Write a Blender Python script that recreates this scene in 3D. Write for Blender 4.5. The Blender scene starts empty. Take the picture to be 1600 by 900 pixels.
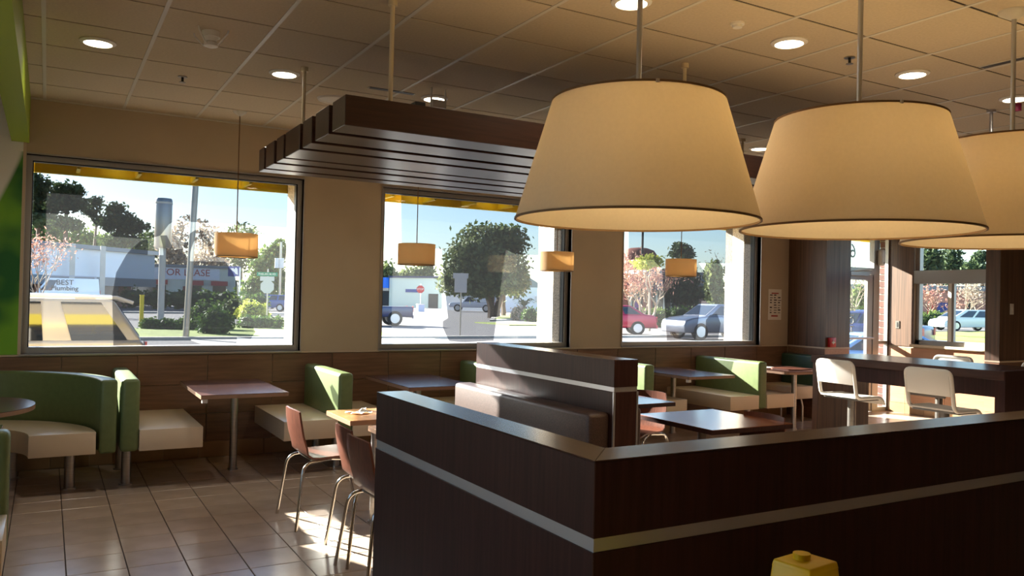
import bpy, bmesh, math, random
import numpy as np
from mathutils import Vector, Matrix
random.seed(7); rng = np.random.default_rng(11)
C = bpy.context.scene.collection
SC = bpy.context.scene

# ------------------------------------------------------------------ camera
F = 1262.944
CAM = Vector((0, 0, 1.555))
R3 = Matrix(((0.8665742668486544, -0.4985207320215152, 0.02293730107161589),
             (0.02614331666307551, -0.000550292609076939, -0.9996580536222867),
             (0.49836288689023733, 0.8668776020423973, 0.0125561159460836)))
cam_data = bpy.data.cameras.new('camera'); cam = bpy.data.objects.new('camera', cam_data); C.objects.link(cam)
cam_data.sensor_width = 36.0; cam_data.lens = F / 1600 * 36; cam_data.clip_start = 0.05; cam_data.clip_end = 2000
mw = Matrix.Identity(4)
for i in range(3):
    mw[i][0] = R3[0][i]; mw[i][1] = -R3[1][i]; mw[i][2] = -R3[2][i]; mw[i][3] = CAM[i]
cam.matrix_world = mw; SC.camera = cam

# ------------------------------------------------------------------ sky, sun, exposure
SC.view_settings.view_transform = 'Standard'; SC.view_settings.look = 'None'
SC.view_settings.gamma = 1.0; SC.view_settings.use_curve_mapping = False
SC.view_settings.exposure = 0.7
SUN_DIR = Vector((0.45, -1.0, -0.445)).normalized()      # the way the light travels
world = bpy.data.worlds.new('sky'); SC.world = world; world.use_nodes = True
wn = world.node_tree.nodes; wl = world.node_tree.links; wn.clear()
sky = wn.new('ShaderNodeTexSky'); sky.sky_type = 'NISHITA'; sky.sun_disc = False
sky.sun_elevation = math.asin(-SUN_DIR.z); sky.sun_rotation = math.atan2(-SUN_DIR.x, -SUN_DIR.y)
sky.air_density = 1.0; sky.dust_density = 0.6; sky.ozone_density = 3.0
bg = wn.new('ShaderNodeBackground'); bg.inputs['Strength'].default_value = 0.32
wo = wn.new('ShaderNodeOutputWorld')
wl.new(sky.outputs[0], bg.inputs[0]); wl.new(bg.outputs[0], wo.inputs[0])
sun_data = bpy.data.lights.new('sun', 'SUN'); sun = bpy.data.objects.new('sun', sun_data); C.objects.link(sun)
sun_data.energy = 30.0; sun_data.angle = 0.0093; sun_data.color = (1.0, 0.93, 0.82)
sun.rotation_euler = SUN_DIR.to_track_quat('-Z', 'Y').to_euler(); sun.location = (-10, 30, 20)
try:
    SC.cycles.max_bounces = 10; SC.cycles.diffuse_bounces = 6; SC.cycles.glossy_bounces = 4
    SC.cycles.transmission_bounces = 6; SC.cycles.transparent_max_bounces = 16
    SC.cycles.caustics_reflective = False; SC.cycles.caustics_refractive = False
    SC.cycles.use_denoising = True; SC.cycles.sample_clamp_indirect = 8.0
except Exception:
    pass

# ------------------------------------------------------------------ materials
def S(r, g, b):
    return tuple(((c / 255) / 12.92 if c / 255 <= 0.04045 else ((c / 255 + 0.055) / 1.055) ** 2.4) for c in (r, g, b)) + (1.0,)

def mat(name, col, rough=0.5, metal=0.0, grain=None, amt=0.3, vary=0.0, bump=0.0, coat=0.0, spec=0.5, trans=0.0, emit=None, estr=0.0):
    m = bpy.data.materials.new(name); m.use_nodes = True
    nt = m.node_tree; b = nt.nodes['Principled BSDF']
    b.inputs['Base Color'].default_value = col; b.inputs['Roughness'].default_value = rough
    b.inputs['Metallic'].default_value = metal; b.inputs['Coat Weight'].default_value = coat
    b.inputs['Coat Roughness'].default_value = 0.12; b.inputs['Specular IOR Level'].default_value = spec
    if emit:
        b.inputs['Emission Color'].default_value = emit; b.inputs['Emission Strength'].default_value = estr
    last = None
    if grain:
        tc = nt.nodes.new('ShaderNodeTexCoord'); mp = nt.nodes.new('ShaderNodeMapping')
        mp.inputs['Scale'].default_value = grain
        nz = nt.nodes.new('ShaderNodeTexNoise'); nz.inputs['Scale'].default_value = 1.0; nz.inputs['Detail'].default_value = 5.0
        rp = nt.nodes.new('ShaderNodeMapRange'); rp.inputs[1].default_value = 0.3; rp.inputs[2].default_value = 0.7
        rp.inputs[3].default_value = 1.0 - amt; rp.inputs[4].default_value = 1.0 + amt
        nt.links.new(tc.outputs['Object'], mp.inputs[0]); nt.links.new(mp.outputs[0], nz.inputs['Vector'])
        nt.links.new(nz.outputs[0], rp.inputs[0]); last = rp.outputs[0]
        if bump:
            bp = nt.nodes.new('ShaderNodeBump'); bp.inputs['Strength'].default_value = bump; bp.inputs['Distance'].default_value = 0.002
            nt.links.new(nz.outputs[0], bp.inputs['Height']); nt.links.new(bp.outputs[0], b.inputs['Normal'])
    if vary:
        oi = nt.nodes.new('ShaderNodeObjectInfo'); r2 = nt.nodes.new('ShaderNodeMapRange')
        r2.inputs[3].default_value = 1.0 - vary; r2.inputs[4].default_value = 1.0 + vary
        nt.links.new(oi.outputs['Random'], r2.inputs[0])
        if last is not None:
            mu = nt.nodes.new('ShaderNodeMath'); mu.operation = 'MULTIPLY'
            nt.links.new(last, mu.inputs[0]); nt.links.new(r2.outputs[0], mu.inputs[1]); last = mu.outputs[0]
        else:
            last = r2.outputs[0]
    if last is not None:
        vm = nt.nodes.new('ShaderNodeVectorMath'); vm.operation = 'SCALE'
        vm.inputs[0].default_value = col[:3]
        nt.links.new(last, vm.inputs['Scale']); nt.links.new(vm.outputs[0], b.inputs['Base Color'])
    if trans:
        tr = nt.nodes.new('ShaderNodeBsdfTranslucent'); tr.inputs[0].default_value = col
        mx = nt.nodes.new('ShaderNodeMixShader'); mx.inputs[0].default_value = trans
        out = nt.nodes['Material Output']
        nt.links.new(b.outputs[0], mx.inputs[1]); nt.links.new(tr.outputs[0], mx.inputs[2]); nt.links.new(mx.outputs[0], out.inputs[0])
    return m

def glass_mat(name, tint, dust=0.0, gloss=1.0):
    m = bpy.data.materials.new(name); m.use_nodes = True; nt = m.node_tree; nt.nodes.clear()
    out = nt.nodes.new('ShaderNodeOutputMaterial'); tp = nt.nodes.new('ShaderNodeBsdfTransparent'); tp.inputs[0].default_value = tint
    gl = nt.nodes.new('ShaderNodeBsdfGlossy'); gl.inputs['Roughness'].default_value = 0.0
    fr = nt.nodes.new('ShaderNodeFresnel'); fr.inputs[0].default_value = 1.5
    mu = nt.nodes.new('ShaderNodeMath'); mu.operation = 'MULTIPLY'; mu.inputs[1].default_value = gloss
    mx = nt.nodes.new('ShaderNodeMixShader')
    ge = nt.nodes.new('ShaderNodeNewGeometry'); inv = nt.nodes.new('ShaderNodeMath'); inv.operation = 'SUBTRACT'; inv.inputs[0].default_value = 1.0
    m0 = nt.nodes.new('ShaderNodeMath'); m0.operation = 'MULTIPLY'      # only the face the ray enters reflects
    nt.links.new(ge.outputs['Backfacing'], inv.inputs[1]); nt.links.new(inv.outputs[0], m0.inputs[0]); nt.links.new(fr.outputs[0], m0.inputs[1])
    nt.links.new(m0.outputs[0], mu.inputs[0]); nt.links.new(mu.outputs[0], mx.inputs[0])
    nt.links.new(tp.outputs[0], mx.inputs[1]); nt.links.new(gl.outputs[0], mx.inputs[2])
    last = mx
    if dust:
        tr = nt.nodes.new('ShaderNodeBsdfTranslucent'); tr.inputs[0].default_value = (0.8, 0.82, 0.85, 1)
        m2 = nt.nodes.new('ShaderNodeMixShader'); m2.inputs[0].default_value = dust
        nt.links.new(mx.outputs[0], m2.inputs[1]); nt.links.new(tr.outputs[0], m2.inputs[2]); last = m2
    nt.links.new(last.outputs[0], out.inputs[0])
    return m

def leaf_mat(name, c1, c2, trans=0.25):
    m = bpy.data.materials.new(name); m.use_nodes = True; nt = m.node_tree; b = nt.nodes['Principled BSDF']
    b.inputs['Roughness'].default_value = 0.65; b.inputs['Specular IOR Level'].default_value = 0.2
    tc = nt.nodes.new('ShaderNodeTexCoord'); nz = nt.nodes.new('ShaderNodeTexNoise'); nz.inputs['Scale'].default_value = 1.6
    cr = nt.nodes.new('ShaderNodeMix'); cr.data_type = 'RGBA'; cr.inputs['A'].default_value = c1; cr.inputs['B'].default_value = c2
    rp = nt.nodes.new('ShaderNodeMapRange'); rp.inputs[1].default_value = 0.35; rp.inputs[2].default_value = 0.65
    nt.links.new(tc.outputs['Object'], nz.inputs['Vector']); nt.links.new(nz.outputs[0], rp.inputs[0]); nt.links.new(rp.outputs[0], cr.inputs['Factor'])
    nt.links.new(cr.outputs['Result'], b.inputs['Base Color'])
    tr = nt.nodes.new('ShaderNodeBsdfTranslucent'); nt.links.new(cr.outputs['Result'], tr.inputs[0])
    mx = nt.nodes.new('ShaderNodeMixShader'); mx.inputs[0].default_value = trans
    nt.links.new(b.outputs[0], mx.inputs[1]); nt.links.new(tr.outputs[0], mx.inputs[2]); nt.links.new(mx.outputs[0], nt.nodes['Material Output'].inputs[0])
    return m

M = {}
M['espresso'] = mat('espresso_wood', S(54, 31, 28), 0.45, grain=(60, 60, 3), amt=0.3, spec=0.22)
M['espresso_cap'] = mat('espresso_wood_top', S(66, 42, 36), 0.24, grain=(30, 4, 30), amt=0.25, spec=0.6)
M['slat'] = mat('slat_wood', S(62, 38, 30), 0.3, grain=(3, 60, 60), amt=0.3, spec=0.6)
M['pillar_wood'] = mat('pillar_panel_wood', S(92, 66, 50), 0.45, grain=(45, 45, 1.2), amt=0.4)
M['walnut'] = mat('walnut_laminate', S(86, 58, 50), 0.22, grain=(40, 4, 40), amt=0.25, spec=0.6)
M['walnut2'] = mat('brown_laminate', S(120, 72, 48), 0.2, grain=(40, 4, 40), amt=0.25, spec=0.6)
M['oak'] = mat('oak_laminate', S(176, 128, 84), 0.28, grain=(50, 5, 50), amt=0.25)
M['edge'] = mat('laminate_edge', S(150, 116, 92), 0.4)
M['chairwood'] = mat('chair_plywood', S(102, 60, 46), 0.32, grain=(90, 90, 5), amt=0.3, spec=0.55)
M['chrome'] = mat('chrome', S(205, 200, 190), 0.16, metal=1.0)
M['steel'] = mat('brushed_steel', S(170, 165, 158), 0.32, metal=1.0, grain=(3, 3, 120), amt=0.1)
M['alu'] = mat('aluminium_strip', S(196, 198, 204), 0.38, metal=0.85)
M['frame'] = mat('window_aluminium', S(168, 164, 160), 0.4, metal=0.5)
M['gasket'] = mat('black_gasket', S(18, 18, 18), 0.6)
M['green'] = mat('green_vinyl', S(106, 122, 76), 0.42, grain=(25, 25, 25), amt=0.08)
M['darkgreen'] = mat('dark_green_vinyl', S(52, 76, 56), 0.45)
M['cream'] = mat('cream_solid_surface', S(226, 208, 178), 0.35)
M['brownvinyl'] = mat('brown_textured_vinyl', S(68, 52, 48), 0.42, grain=(160, 160, 160), amt=0.5, bump=0.4)
M['white'] = mat('white_enamel', S(212, 206, 196), 0.35)
M['whiteplastic'] = mat('white_plastic', S(225, 220, 212), 0.45)
M['redplastic'] = mat('red_plastic', S(190, 28, 30), 0.4)
M['yellow'] = mat('yellow_plastic', S(222, 186, 0), 0.45)
M['magenta'] = mat('magenta_plastic', S(150, 30, 84), 0.4)
M['rodbeige'] = mat('beige_rod', S(214, 198, 166), 0.4)
M['black'] = mat('black_plastic', S(20, 20, 20), 0.5)
M['paint'] = mat('beige_wall_paint', S(188, 170, 144), 0.75, grain=(3, 3, 3), amt=0.04)
M['beam_green'] = mat('lime_green_paint', S(140, 160, 28), 0.5)
M['wainscot'] = mat('brown_wood_look_tile', S(122, 90, 66), 0.4, grain=(3, 30, 40), amt=0.22, vary=0.10)
M['wainscot_light'] = mat('tan_wood_look_tile', S(172, 128, 100), 0.4, grain=(30, 3, 40), amt=0.12, vary=0.06)
M['basetile'] = mat('tan_base_tile', S(160, 128, 92), 0.4, grain=(6, 6, 6), amt=0.1, vary=0.08)
M['grout'] = mat('dark_grout', S(58, 46, 38), 0.8)
M['floortile'] = mat('tan_floor_tile', S(190, 170, 152), 0.22, grain=(5, 5, 5), amt=0.10, vary=0.07, spec=0.55)
M['ceiltile'] = mat('tan_ceiling_tile', S(196, 180, 156), 0.9, grain=(60, 60, 60), amt=0.06, vary=0.04)
M['ceilslab'] = mat('ceiling_void', S(40, 32, 26), 0.9)
M['tbar'] = mat('grid_bar_metal', S(200, 194, 182), 0.45)
M['tbardark'] = mat('grid_bar_shadow_gap', S(40, 30, 22), 0.8)
M['trimlight'] = mat('light_trim', S(200, 180, 154), 0.4)
M['lightglass'] = mat('downlight_diffuser', S(255, 240, 210), 0.5, emit=(1.0, 0.86, 0.62, 1), estr=7.0)
M['bulb'] = mat('warm_bulb', S(255, 230, 190), 0.5, emit=(1.0, 0.72, 0.38, 1), estr=30.0)
M['dimbulb'] = mat('dim_warm_bulb', S(255, 230, 190), 0.5, emit=(1.0, 0.88, 0.68, 1), estr=12.0)
M['shade'] = mat('paper_lampshade', S(232, 222, 204), 0.8, grain=(60, 60, 60), amt=0.04, trans=0.48)
M['drumshade'] = mat('linen_drum_shade', S(232, 206, 160), 0.8, trans=0.45)
M['shaderim'] = mat('lampshade_rim', S(120, 92, 60), 0.6)
M['glass'] = glass_mat('window_glass', (0.94, 0.96, 0.96, 1), dust=0.007)
M['cleanglass'] = glass_mat('clear_glass', (0.93, 0.96, 0.95, 1), dust=0.004)
M['film'] = glass_mat('perforated_window_film', (0.30, 0.31, 0.335, 1), dust=0.0, gloss=0.3)
M['paper'] = mat('white_paper', S(232, 226, 214), 0.8)
M['ink'] = mat('printed_ink', S(60, 50, 46), 0.8)
M['redink'] = mat('red_print', S(170, 60, 50), 0.8)
M['asphalt'] = mat('asphalt', S(102, 99, 99), 0.9, grain=(0.6, 0.6, 0.6), amt=0.12)
M['concrete'] = mat('pale_concrete', S(186, 180, 170), 0.9, grain=(1, 1, 1), amt=0.08)
M['grass'] = mat('mown_grass', S(132, 146, 62), 0.9, grain=(1.5, 1.5, 1.5), amt=0.25)
M['pebble'] = mat('pebble_dash', S(206, 196, 182), 0.9, grain=(90, 90, 90), amt=0.5, bump=0.8)
M['awning'] = mat('yellow_painted_metal', S(246, 216, 20), 0.45)
M['brick'] = mat('brown_brick', S(92, 54, 44), 0.85, vary=0.18)
M['mortar'] = mat('pale_mortar', S(170, 162, 152), 0.9)
M['bark'] = mat('tree_bark', S(92, 76, 62), 0.9)
M['palebark'] = mat('pale_bark', S(170, 150, 128), 0.9)
M['pine'] = leaf_mat('pine_needles', S(44, 62, 40), S(78, 92, 56))
M['leafgreen'] = leaf_mat('green_leaves', S(70, 96, 48), S(122, 136, 70))
M['oakleaf'] = leaf_mat('oak_leaves', S(64, 82, 50), S(126, 134, 84))
M['bushleaf'] = leaf_mat('hedge_leaves', S(52, 80, 38), S(98, 122, 56))
M['yellowleaf'] = leaf_mat('yellow_green_leaves', S(150, 160, 60), S(196, 196, 96))
M['pinkleaf'] = leaf_mat('reddish_twigs', S(170, 118, 110), S(196, 156, 132))
M['twig'] = leaf_mat('pale_twigs', S(150, 132, 118), S(176, 162, 140))
M['tyre'] = mat('tyre_rubber', S(28, 28, 30), 0.8)
M['rim'] = mat('alloy_rim', S(190, 192, 198), 0.3, metal=0.8)
M['carglass'] = mat('dark_car_glass', S(18, 24, 30), 0.04, spec=0.9)
M['taillight'] = mat('red_tail_light', S(190, 30, 30), 0.3)
M['headlight'] = mat('clear_head_light', S(220, 224, 230), 0.2)
M['chromestrip'] = M['alu']
def paint(n, c, metal=0.2): return mat(n, c, 0.3, metal=metal, coat=0.6)

# ------------------------------------------------------------------ mesh helpers
ORG = {}
class MB:
    def __init__(s): s.v = []; s.f = []
    def add(s, vs, fs):
        o = len(s.v); s.v += [tuple(v) for v in vs]; s.f += [tuple(i + o for i in f) for f in fs]; return s
    def box(s, x0, x1, y0, y1, z0, z1):
        return s.add([(x0, y0, z0), (x1, y0, z0), (x1, y1, z0), (x0, y1, z0), (x0, y0, z1), (x1, y0, z1), (x1, y1, z1), (x0, y1, z1)],
                     [(0, 3, 2, 1), (4, 5, 6, 7), (0, 1, 5, 4), (1, 2, 6, 5), (2, 3, 7, 6), (3, 0, 4, 7)])
    def prism(s, poly, a, b, axis='z'):
        n = len(poly)
        ar = sum(poly[i][0] * poly[(i + 1) % n][1] - poly[(i + 1) % n][0] * poly[i][1] for i in range(n))
        if ar < 0: poly = poly[::-1]
        def P(p, t):
            return (p[0], p[1], t) if axis == 'z' else ((p[0], t, p[1]) if axis == 'y' else (t, p[0], p[1]))
        vs = [P(p, a) for p in poly] + [P(p, b) for p in poly]
        fs = [tuple(range(n))[::-1], tuple(range(n, 2 * n))] + [(i, (i + 1) % n, n + (i + 1) % n, n + i) for i in range(n)]
        if axis == 'y': fs = [f[::-1] for f in fs]
        return s.add(vs, fs)
    def tube(s, pts, r, n=8):
        pts = [Vector(p) for p in pts]; rs = r if isinstance(r, (list, tuple)) else [r] * len(pts)
        up = None; vs = []; fs = []
        for i, p in enumerate(pts):
            t = (pts[min(i + 1, len(pts) - 1)] - pts[max(i - 1, 0)]).normalized()
            if up is None:
                up = t.orthogonal().normalized()
            up = (up - t * up.dot(t)); up = up.normalized() if up.length > 1e-6 else t.orthogonal().normalized()
            sd = t.cross(up)
            for k in range(n):
                a = 2 * math.pi * k / n
                vs.append(p + (up * math.cos(a) + sd * math.sin(a)) * rs[i])
        for i in range(len(pts) - 1):
            for k in range(n):
                k2 = (k + 1) % n
                fs.append((i * n + k, i * n + k2, (i + 1) * n + k2, (i + 1) * n + k))
        fs.append(tuple(range(n))[::-1]); fs.append(tuple(range((len(pts) - 1) * n, len(pts) * n)))
        return s.add(vs, fs)
    def lathe(s, prof, n, c, closed=False):
        vs = []; fs = []; m = len(prof)
        for k in range(n):
            a = 2 * math.pi * k / n
            for (r, z) in prof: vs.append((c[0] + r * math.cos(a), c[1] + r * math.sin(a), c[2] + z))
        for k in range(n):
            k2 = (k + 1) % n
            for j in range(m if closed else m - 1):
                j2 = (j + 1) % m
                fs.append((k * m + j, k2 * m + j, k2 * m + j2, k * m + j2))
        return s.add(vs, fs)
    def cyl(s, c, r, z0, z1, n=24):
        return s.lathe([(0.0001, z0), (r, z0), (r, z1), (0.0001, z1)], n, (c[0], c[1], 0))
    def wheel(s, c, r, w, n=24, ri=0.0001):      # axis along y
        vs = []; fs = []; prof = [(ri, -w / 2), (r * 0.94, -w / 2), (r, -w / 2 + .03), (r, w / 2 - .03), (r * 0.94, w / 2), (ri, w / 2)]; m = len(prof)
        for k in range(n):
            a = 2 * math.pi * k / n
            for (q, y) in prof: vs.append((c[0] + q * math.cos(a), c[1] + y, c[2] + q * math.sin(a)))
        for k in range(n):
            k2 = (k + 1) % n
            for j in range(m - 1): fs.append((k * m + j, k * m + j + 1, k2 * m + j + 1, k2 * m + j))
        return s.add(vs, fs)
    def xf(s, mtx):
        s.v = [tuple(mtx @ Vector(v)) for v in s.v]; return s
    def build(s, name, m, parent=None, bevel=0.0, seg=2, smooth=None, ang=40, kind=None):
        me = bpy.data.meshes.new(name)
        org = ORG.get(parent.name, Vector((0, 0, 0))) if parent else None
        if parent is None:
            a = np.array(s.v); org = Vector(((a[:, 0].min() + a[:, 0].max()) / 2, (a[:, 1].min() + a[:, 1].max()) / 2, a[:, 2].min()))
        a = np.array(s.v, dtype=float) - np.array(org)
        me.from_pydata(a.tolist(), [], s.f); me.update()
        if bevel:
            bm = bmesh.new(); bm.from_mesh(me)
            es = [e for e in bm.edges if len(e.link_faces) == 2 and e.calc_face_angle(0) > 0.5]
            bmesh.ops.bevel(bm, geom=es, offset=bevel, segments=seg, profile=0.5, affect='EDGES', clamp_overlap=True)
            bm.to_mesh(me); bm.free()
            if smooth is None: smooth = True
        me.materials.append(m)
        o = bpy.data.objects.new(name, me); C.objects.link(o)
        if smooth:
            me.polygons.foreach_set('use_smooth', [True] * len(me.polygons)); me.set_sharp_from_angle(angle=math.radians(ang))
        if parent: o.parent = parent
        else: o.location = org
        ORG[o.name] = org
        if kind: o['kind'] = kind
        return o

def tag(o, label=None, cat=None, group=None, kind=None):
    if label: o['label'] = label
    if cat: o['category'] = cat
    if group: o['group'] = group
    if kind: o['kind'] = kind
    return o
def thing(name, label, cat, loc=(0, 0, 0), group=None):
    o = bpy.data.objects.new(name, None); C.objects.link(o); o.location = loc; o.empty_display_size = 0.1
    ORG[o.name] = Vector(loc); return tag(o, label, cat, group)
def struct(name, mb, m, parent=None, **k):
    o = mb.build(name, m, parent, **k); o['kind'] = 'structure'; return o
def dup(root, loc, rotz=0, label=None, group=None):
    r = root.copy(); C.objects.link(r); r.location = loc; r.rotation_euler = (0, 0, rotz)
    if label: r['label'] = label
    if group: r['group'] = group
    for ch in list(root.children):
        c = ch.copy(); C.objects.link(c); c.parent = r
        for g in ch.children:
            d = g.copy(); C.objects.link(d); d.parent = c
    return r
def place(o, loc, rotz=0, rx=0, ry=0):
    o.location = loc; o.rotation_euler = (rx, ry, rotz); return o
def piece(name, mesh, parent, loc, rot=None):
    o = bpy.data.objects.new(name, mesh); C.objects.link(o); o.parent = parent
    o.location = Vector(loc) - ORG[parent.name]
    if rot: o.rotation_euler = rot
    return o
def meshof(mb, name, m):
    me = bpy.data.meshes.new(name); me.from_pydata(mb.v, [], mb.f); me.update(); me.materials.append(m); return me
def tile_mb(a, b, t, ch=0.002):      # a x b tile, top at z=0 with chamfer
    a /= 2; b /= 2; v = []
    for (k, z) in ((0, -t), (0, -ch), (ch, 0)):
        v += [(-a + k, -b + k, z), (a - k, -b + k, z), (a - k, b - k, z), (-a + k, b - k, z)]
    f = [(8, 9, 10, 11)]
    for l in (0, 4):
        f += [(l + i, l + (i + 1) % 4, l + 4 + (i + 1) % 4, l + 4 + i) for i in range(4)]
    return MB().add(v, f)
def text_mesh(body, size, mtx, extrude=0.004):
    cu = bpy.data.curves.new('txt', 'FONT'); cu.body = body; cu.size = size; cu.extrude = extrude; cu.align_x = 'CENTER'; cu.align_y = 'CENTER'
    cu.resolution_u = 3
    o = bpy.data.objects.new('txt', cu); C.objects.link(o)
    bpy.context.view_layer.update()
    me = bpy.data.meshes.new_from_object(o.evaluated_get(bpy.context.evaluated_depsgraph_get()))
    bpy.data.objects.remove(o); bpy.data.curves.remove(cu)
    mb = MB(); mb.add([mtx @ v.co for v in me.vertices], [tuple(p.vertices) for p in me.polygons]); bpy.data.meshes.remove(me)
    return mb
def frameM(o, xd, yd):          # text frame: x along xd, y along yd
    x = Vector(xd).normalized(); y = Vector(yd).normalized(); z = x.cross(y); m = Matrix.Identity(4)
    for i in range(3): m[i][0] = x[i]; m[i][1] = y[i]; m[i][2] = z[i]; m[i][3] = o[i]
    return m
def at(u, v, d):                # the point at forward depth d seen at (u, v)
    r = Vector(((u - 800) / F, (v - 450) / F, 1.0)); return CAM + (R3.transposed() @ r) * d

H, D, XR = 3.17, 8.01, 10.95
# ================================================================== FLOOR
fl = struct('floor', MB().box(-1.75, 11.15, -3.6, 8.2, -0.12, -0.006), M['grout'])
P0x, P0y, TP = 0.13, 5.88, 0.30
tme = meshof(tile_mb(TP - 0.005, TP - 0.005, 0.006), 'floor_tile', M['floortile'])
field = MB(); tb = tile_mb(TP - 0.005, TP - 0.005, 0.006)
for i in range(-6, 37):
    for j in range(-32, 7):
        cx, cy = P0x + (i + .5) * TP, P0y + (j + .5) * TP
        if cx > 10.9 or cy > 7.98: continue
        if cx < -1.6: continue
        if (-0.8 < cx < 3.1 and 4.0 < cy) or (8.9 < cx and 5.4 < cy):
            piece('floor_tile', tme, fl, (cx, cy, 0))
        else:
            field.add([(x + cx, y + cy, z) for x, y, z in tb.v], tb.f)
field.build('floor_tile_field', M['floortile'], fl, kind='stuff')

# ================================================================== CEILING
ce = struct('ceiling', MB().box(-1.75, 11.15, -3.6, 8.21, H + 0.03, H + 0.15), M['ceilslab'])
GX0, GX, GY0, GY = -0.06, 0.6115, 7.43, 0.6125
cme = meshof(MB().box(-GX / 2 + .010, GX / 2 - .010, -GY / 2 + .008, GY / 2 - .008, 0, .018), 'ceiling_tile', M['ceiltile'])
ctf = MB(); edge = MB()
for i in range(-3, 19):
    for j in range(0, 19):
        cx, cy = GX0 + (i + .5) * GX, GY0 - (j - .5) * GY
        if cx > 11.2 or cx < -1.8: continue
        if -1 <= i <= 16 and j <= 10: piece('ceiling_tile', cme, ce, (cx, cy, H))
        else: ctf.box(cx - GX / 2 + .01, cx + GX / 2 - .01, cy - GY / 2 + .006, cy + GY / 2 - .006, H, H + .018)
ctf.build('ceiling_tile_field', M['ceiltile'], ce, kind='stuff')
for i in range(-2, 19):
    x = GX0 + i * GX
    MB().box(x - .012, x + .012, -3.6, D, H - .003, H + .03).build('grid_bar', M['tbar'], ce)
for j in range(0, 18):
    y = GY0 - j * GY
    MB().box(-1.75, 11.0, y - .009, y + .009, H + .004, H + .03).build('grid_bar', M['tbardark'], ce)
MB().box(-1.75, 9.14, D - .02, D, H - .012, H).build('edge_bar', M['tbar'], ce)

# ================================================================== WALLS
OPEN = [(-0.18, 2.19), (3.02, 5.41), (6.19, 8.58)]; ZS, ZT = 0.985, 2.69
w = MB(); y0, y1 = D, 8.21
xs = [-1.75] + [c for o in OPEN for c in o] + [9.2]
for k in range(0, 8, 2): w.box(xs[k], xs[k + 1], y0, y1, -0.1, 3.3)
for a, b in OPEN: w.box(a, b, y0, y1, -0.1, ZS); w.box(a, b, y0, y1, ZT, 3.3)
wf = struct('wall_front', w, M['paint'])
# wainscot tiles on the front wall
def wains(parent, xa, xb, y, m, rows=((.145, .41), (.41, .685), (.685, .965)), start=0.123, step=0.6, base=True):
    cuts = [xa]; x = start
    while x < xb - .02:
        if x > xa + .02: cuts.append(x)
        x += step
    cuts.append(xb)
    for z0, z1 in rows:
        for a, b in zip(cuts[:-1], cuts[1:]):
            MB().box(a + .003, b - .003, y - .012, y, z0 + .003, z1 - .003).build('wall_tile', m, parent, bevel=.0015, seg=1, smooth=False)
    if base:
        x = xa
        while x < xb - .01:
            b = min(x + .3, xb)
            MB().box(x + .0015, b - .0015, y - .014, y, 0.0, .1435).build('base_tile', M['basetile'], parent, bevel=.0015, seg=1, smooth=False); x = b
wains(wf, -1.74, 9.13, D, M['wainscot'])
struct('trim_1', MB().box(-1.75, 9.14, D - .018, D, .966, .98), M['trimlight'])
# mural panel left of the first window, printed leaf
mm = bpy.data.materials.new('leaf_mural'); mm.use_nodes = True; nt = mm.node_tree; b = nt.nodes['Principled BSDF']; b.inputs['Roughness'].default_value = .5
tc = nt.nodes.new('ShaderNodeTexCoord'); sx = nt.nodes.new('ShaderNodeSeparateXYZ'); nt.links.new(tc.outputs['Object'], sx.inputs[0])
def mth(op, a, b2=None, c=None):
    n = nt.nodes.new('ShaderNodeMath'); n.operation = op
    for k, q in enumerate((a, b2, c)):
        if q is None: continue
        if hasattr(q, 'is_linked'): nt.links.new(q, n.inputs[k])
        else: n.inputs[k].default_value = q
    return n.outputs[0]
X_, Z_ = sx.outputs[0], sx.outputs[2]        # object origin: panel bottom centre, half width .77
tipd = mth('SUBTRACT', 1.72, Z_)             # distance under the leaf tip
lft = mth('SUBTRACT', 0.745, mth('MULTIPLY', mth('POWER', mth('MAXIMUM', tipd, 0.0), 1.15), 0.42))
inside = mth('MULTIPLY', mth('GREATER_THAN', tipd, 0.0), mth('SMOOTH_MAX', 0.0, mth('MULTIPLY', mth('SUBTRACT', X_, lft), 30.0)))
inside = mth('MINIMUM', inside, 1.0)
nz = nt.nodes.new('ShaderNodeTexNoise'); nz.inputs['Scale'].default_value = 2.2; nt.links.new(tc.outputs['Object'], nz.inputs['Vector'])
g1 = nt.nodes.new('ShaderNodeMix'); g1.data_type = 'RGBA'; g1.inputs['A'].default_value = S(18, 104, 34); g1.inputs['B'].default_value = S(120, 182, 40)
rg = nt.nodes.new('ShaderNodeMapRange'); rg.inputs[1].default_value = .38; rg.inputs[2].default_value = .62; nt.links.new(nz.outputs[0], rg.inputs[0]); nt.links.new(rg.outputs[0], g1.inputs['Factor'])
g2 = nt.nodes.new('ShaderNodeMix'); g2.data_type = 'RGBA'; g2.inputs['A'].default_value = S(240, 240, 236); nt.links.new(inside, g2.inputs['Factor']); nt.links.new(g1.outputs['Result'], g2.inputs['B'])
nt.links.new(g2.outputs['Result'], b.inputs['Base Color'])
mur = MB().box(-1.74, -.205, D - .016, D - .002, .982, 3.165).build('leaf_mural', mm)
tag(mur, 'printed wall mural of a large green leaf on white, left of first window', 'mural')
struct('trim_2', MB().box(-.205, -.182, D - .016, D, .982, 3.165), M['trimlight'])
LO = [(2.3, 5.2)]
wlm = MB().box(-1.95, -1.75, -3.6, 8.21, -.1, 1.0).box(-1.95, -1.75, -3.6, 8.21, 2.7, 3.3)
for a, b in ((-3.6, 2.3), (5.2, 8.21)): wlm.box(-1.95, -1.75, a, b, 1.0, 2.7)
struct('wall_left', wlm, M['paint'])
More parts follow.
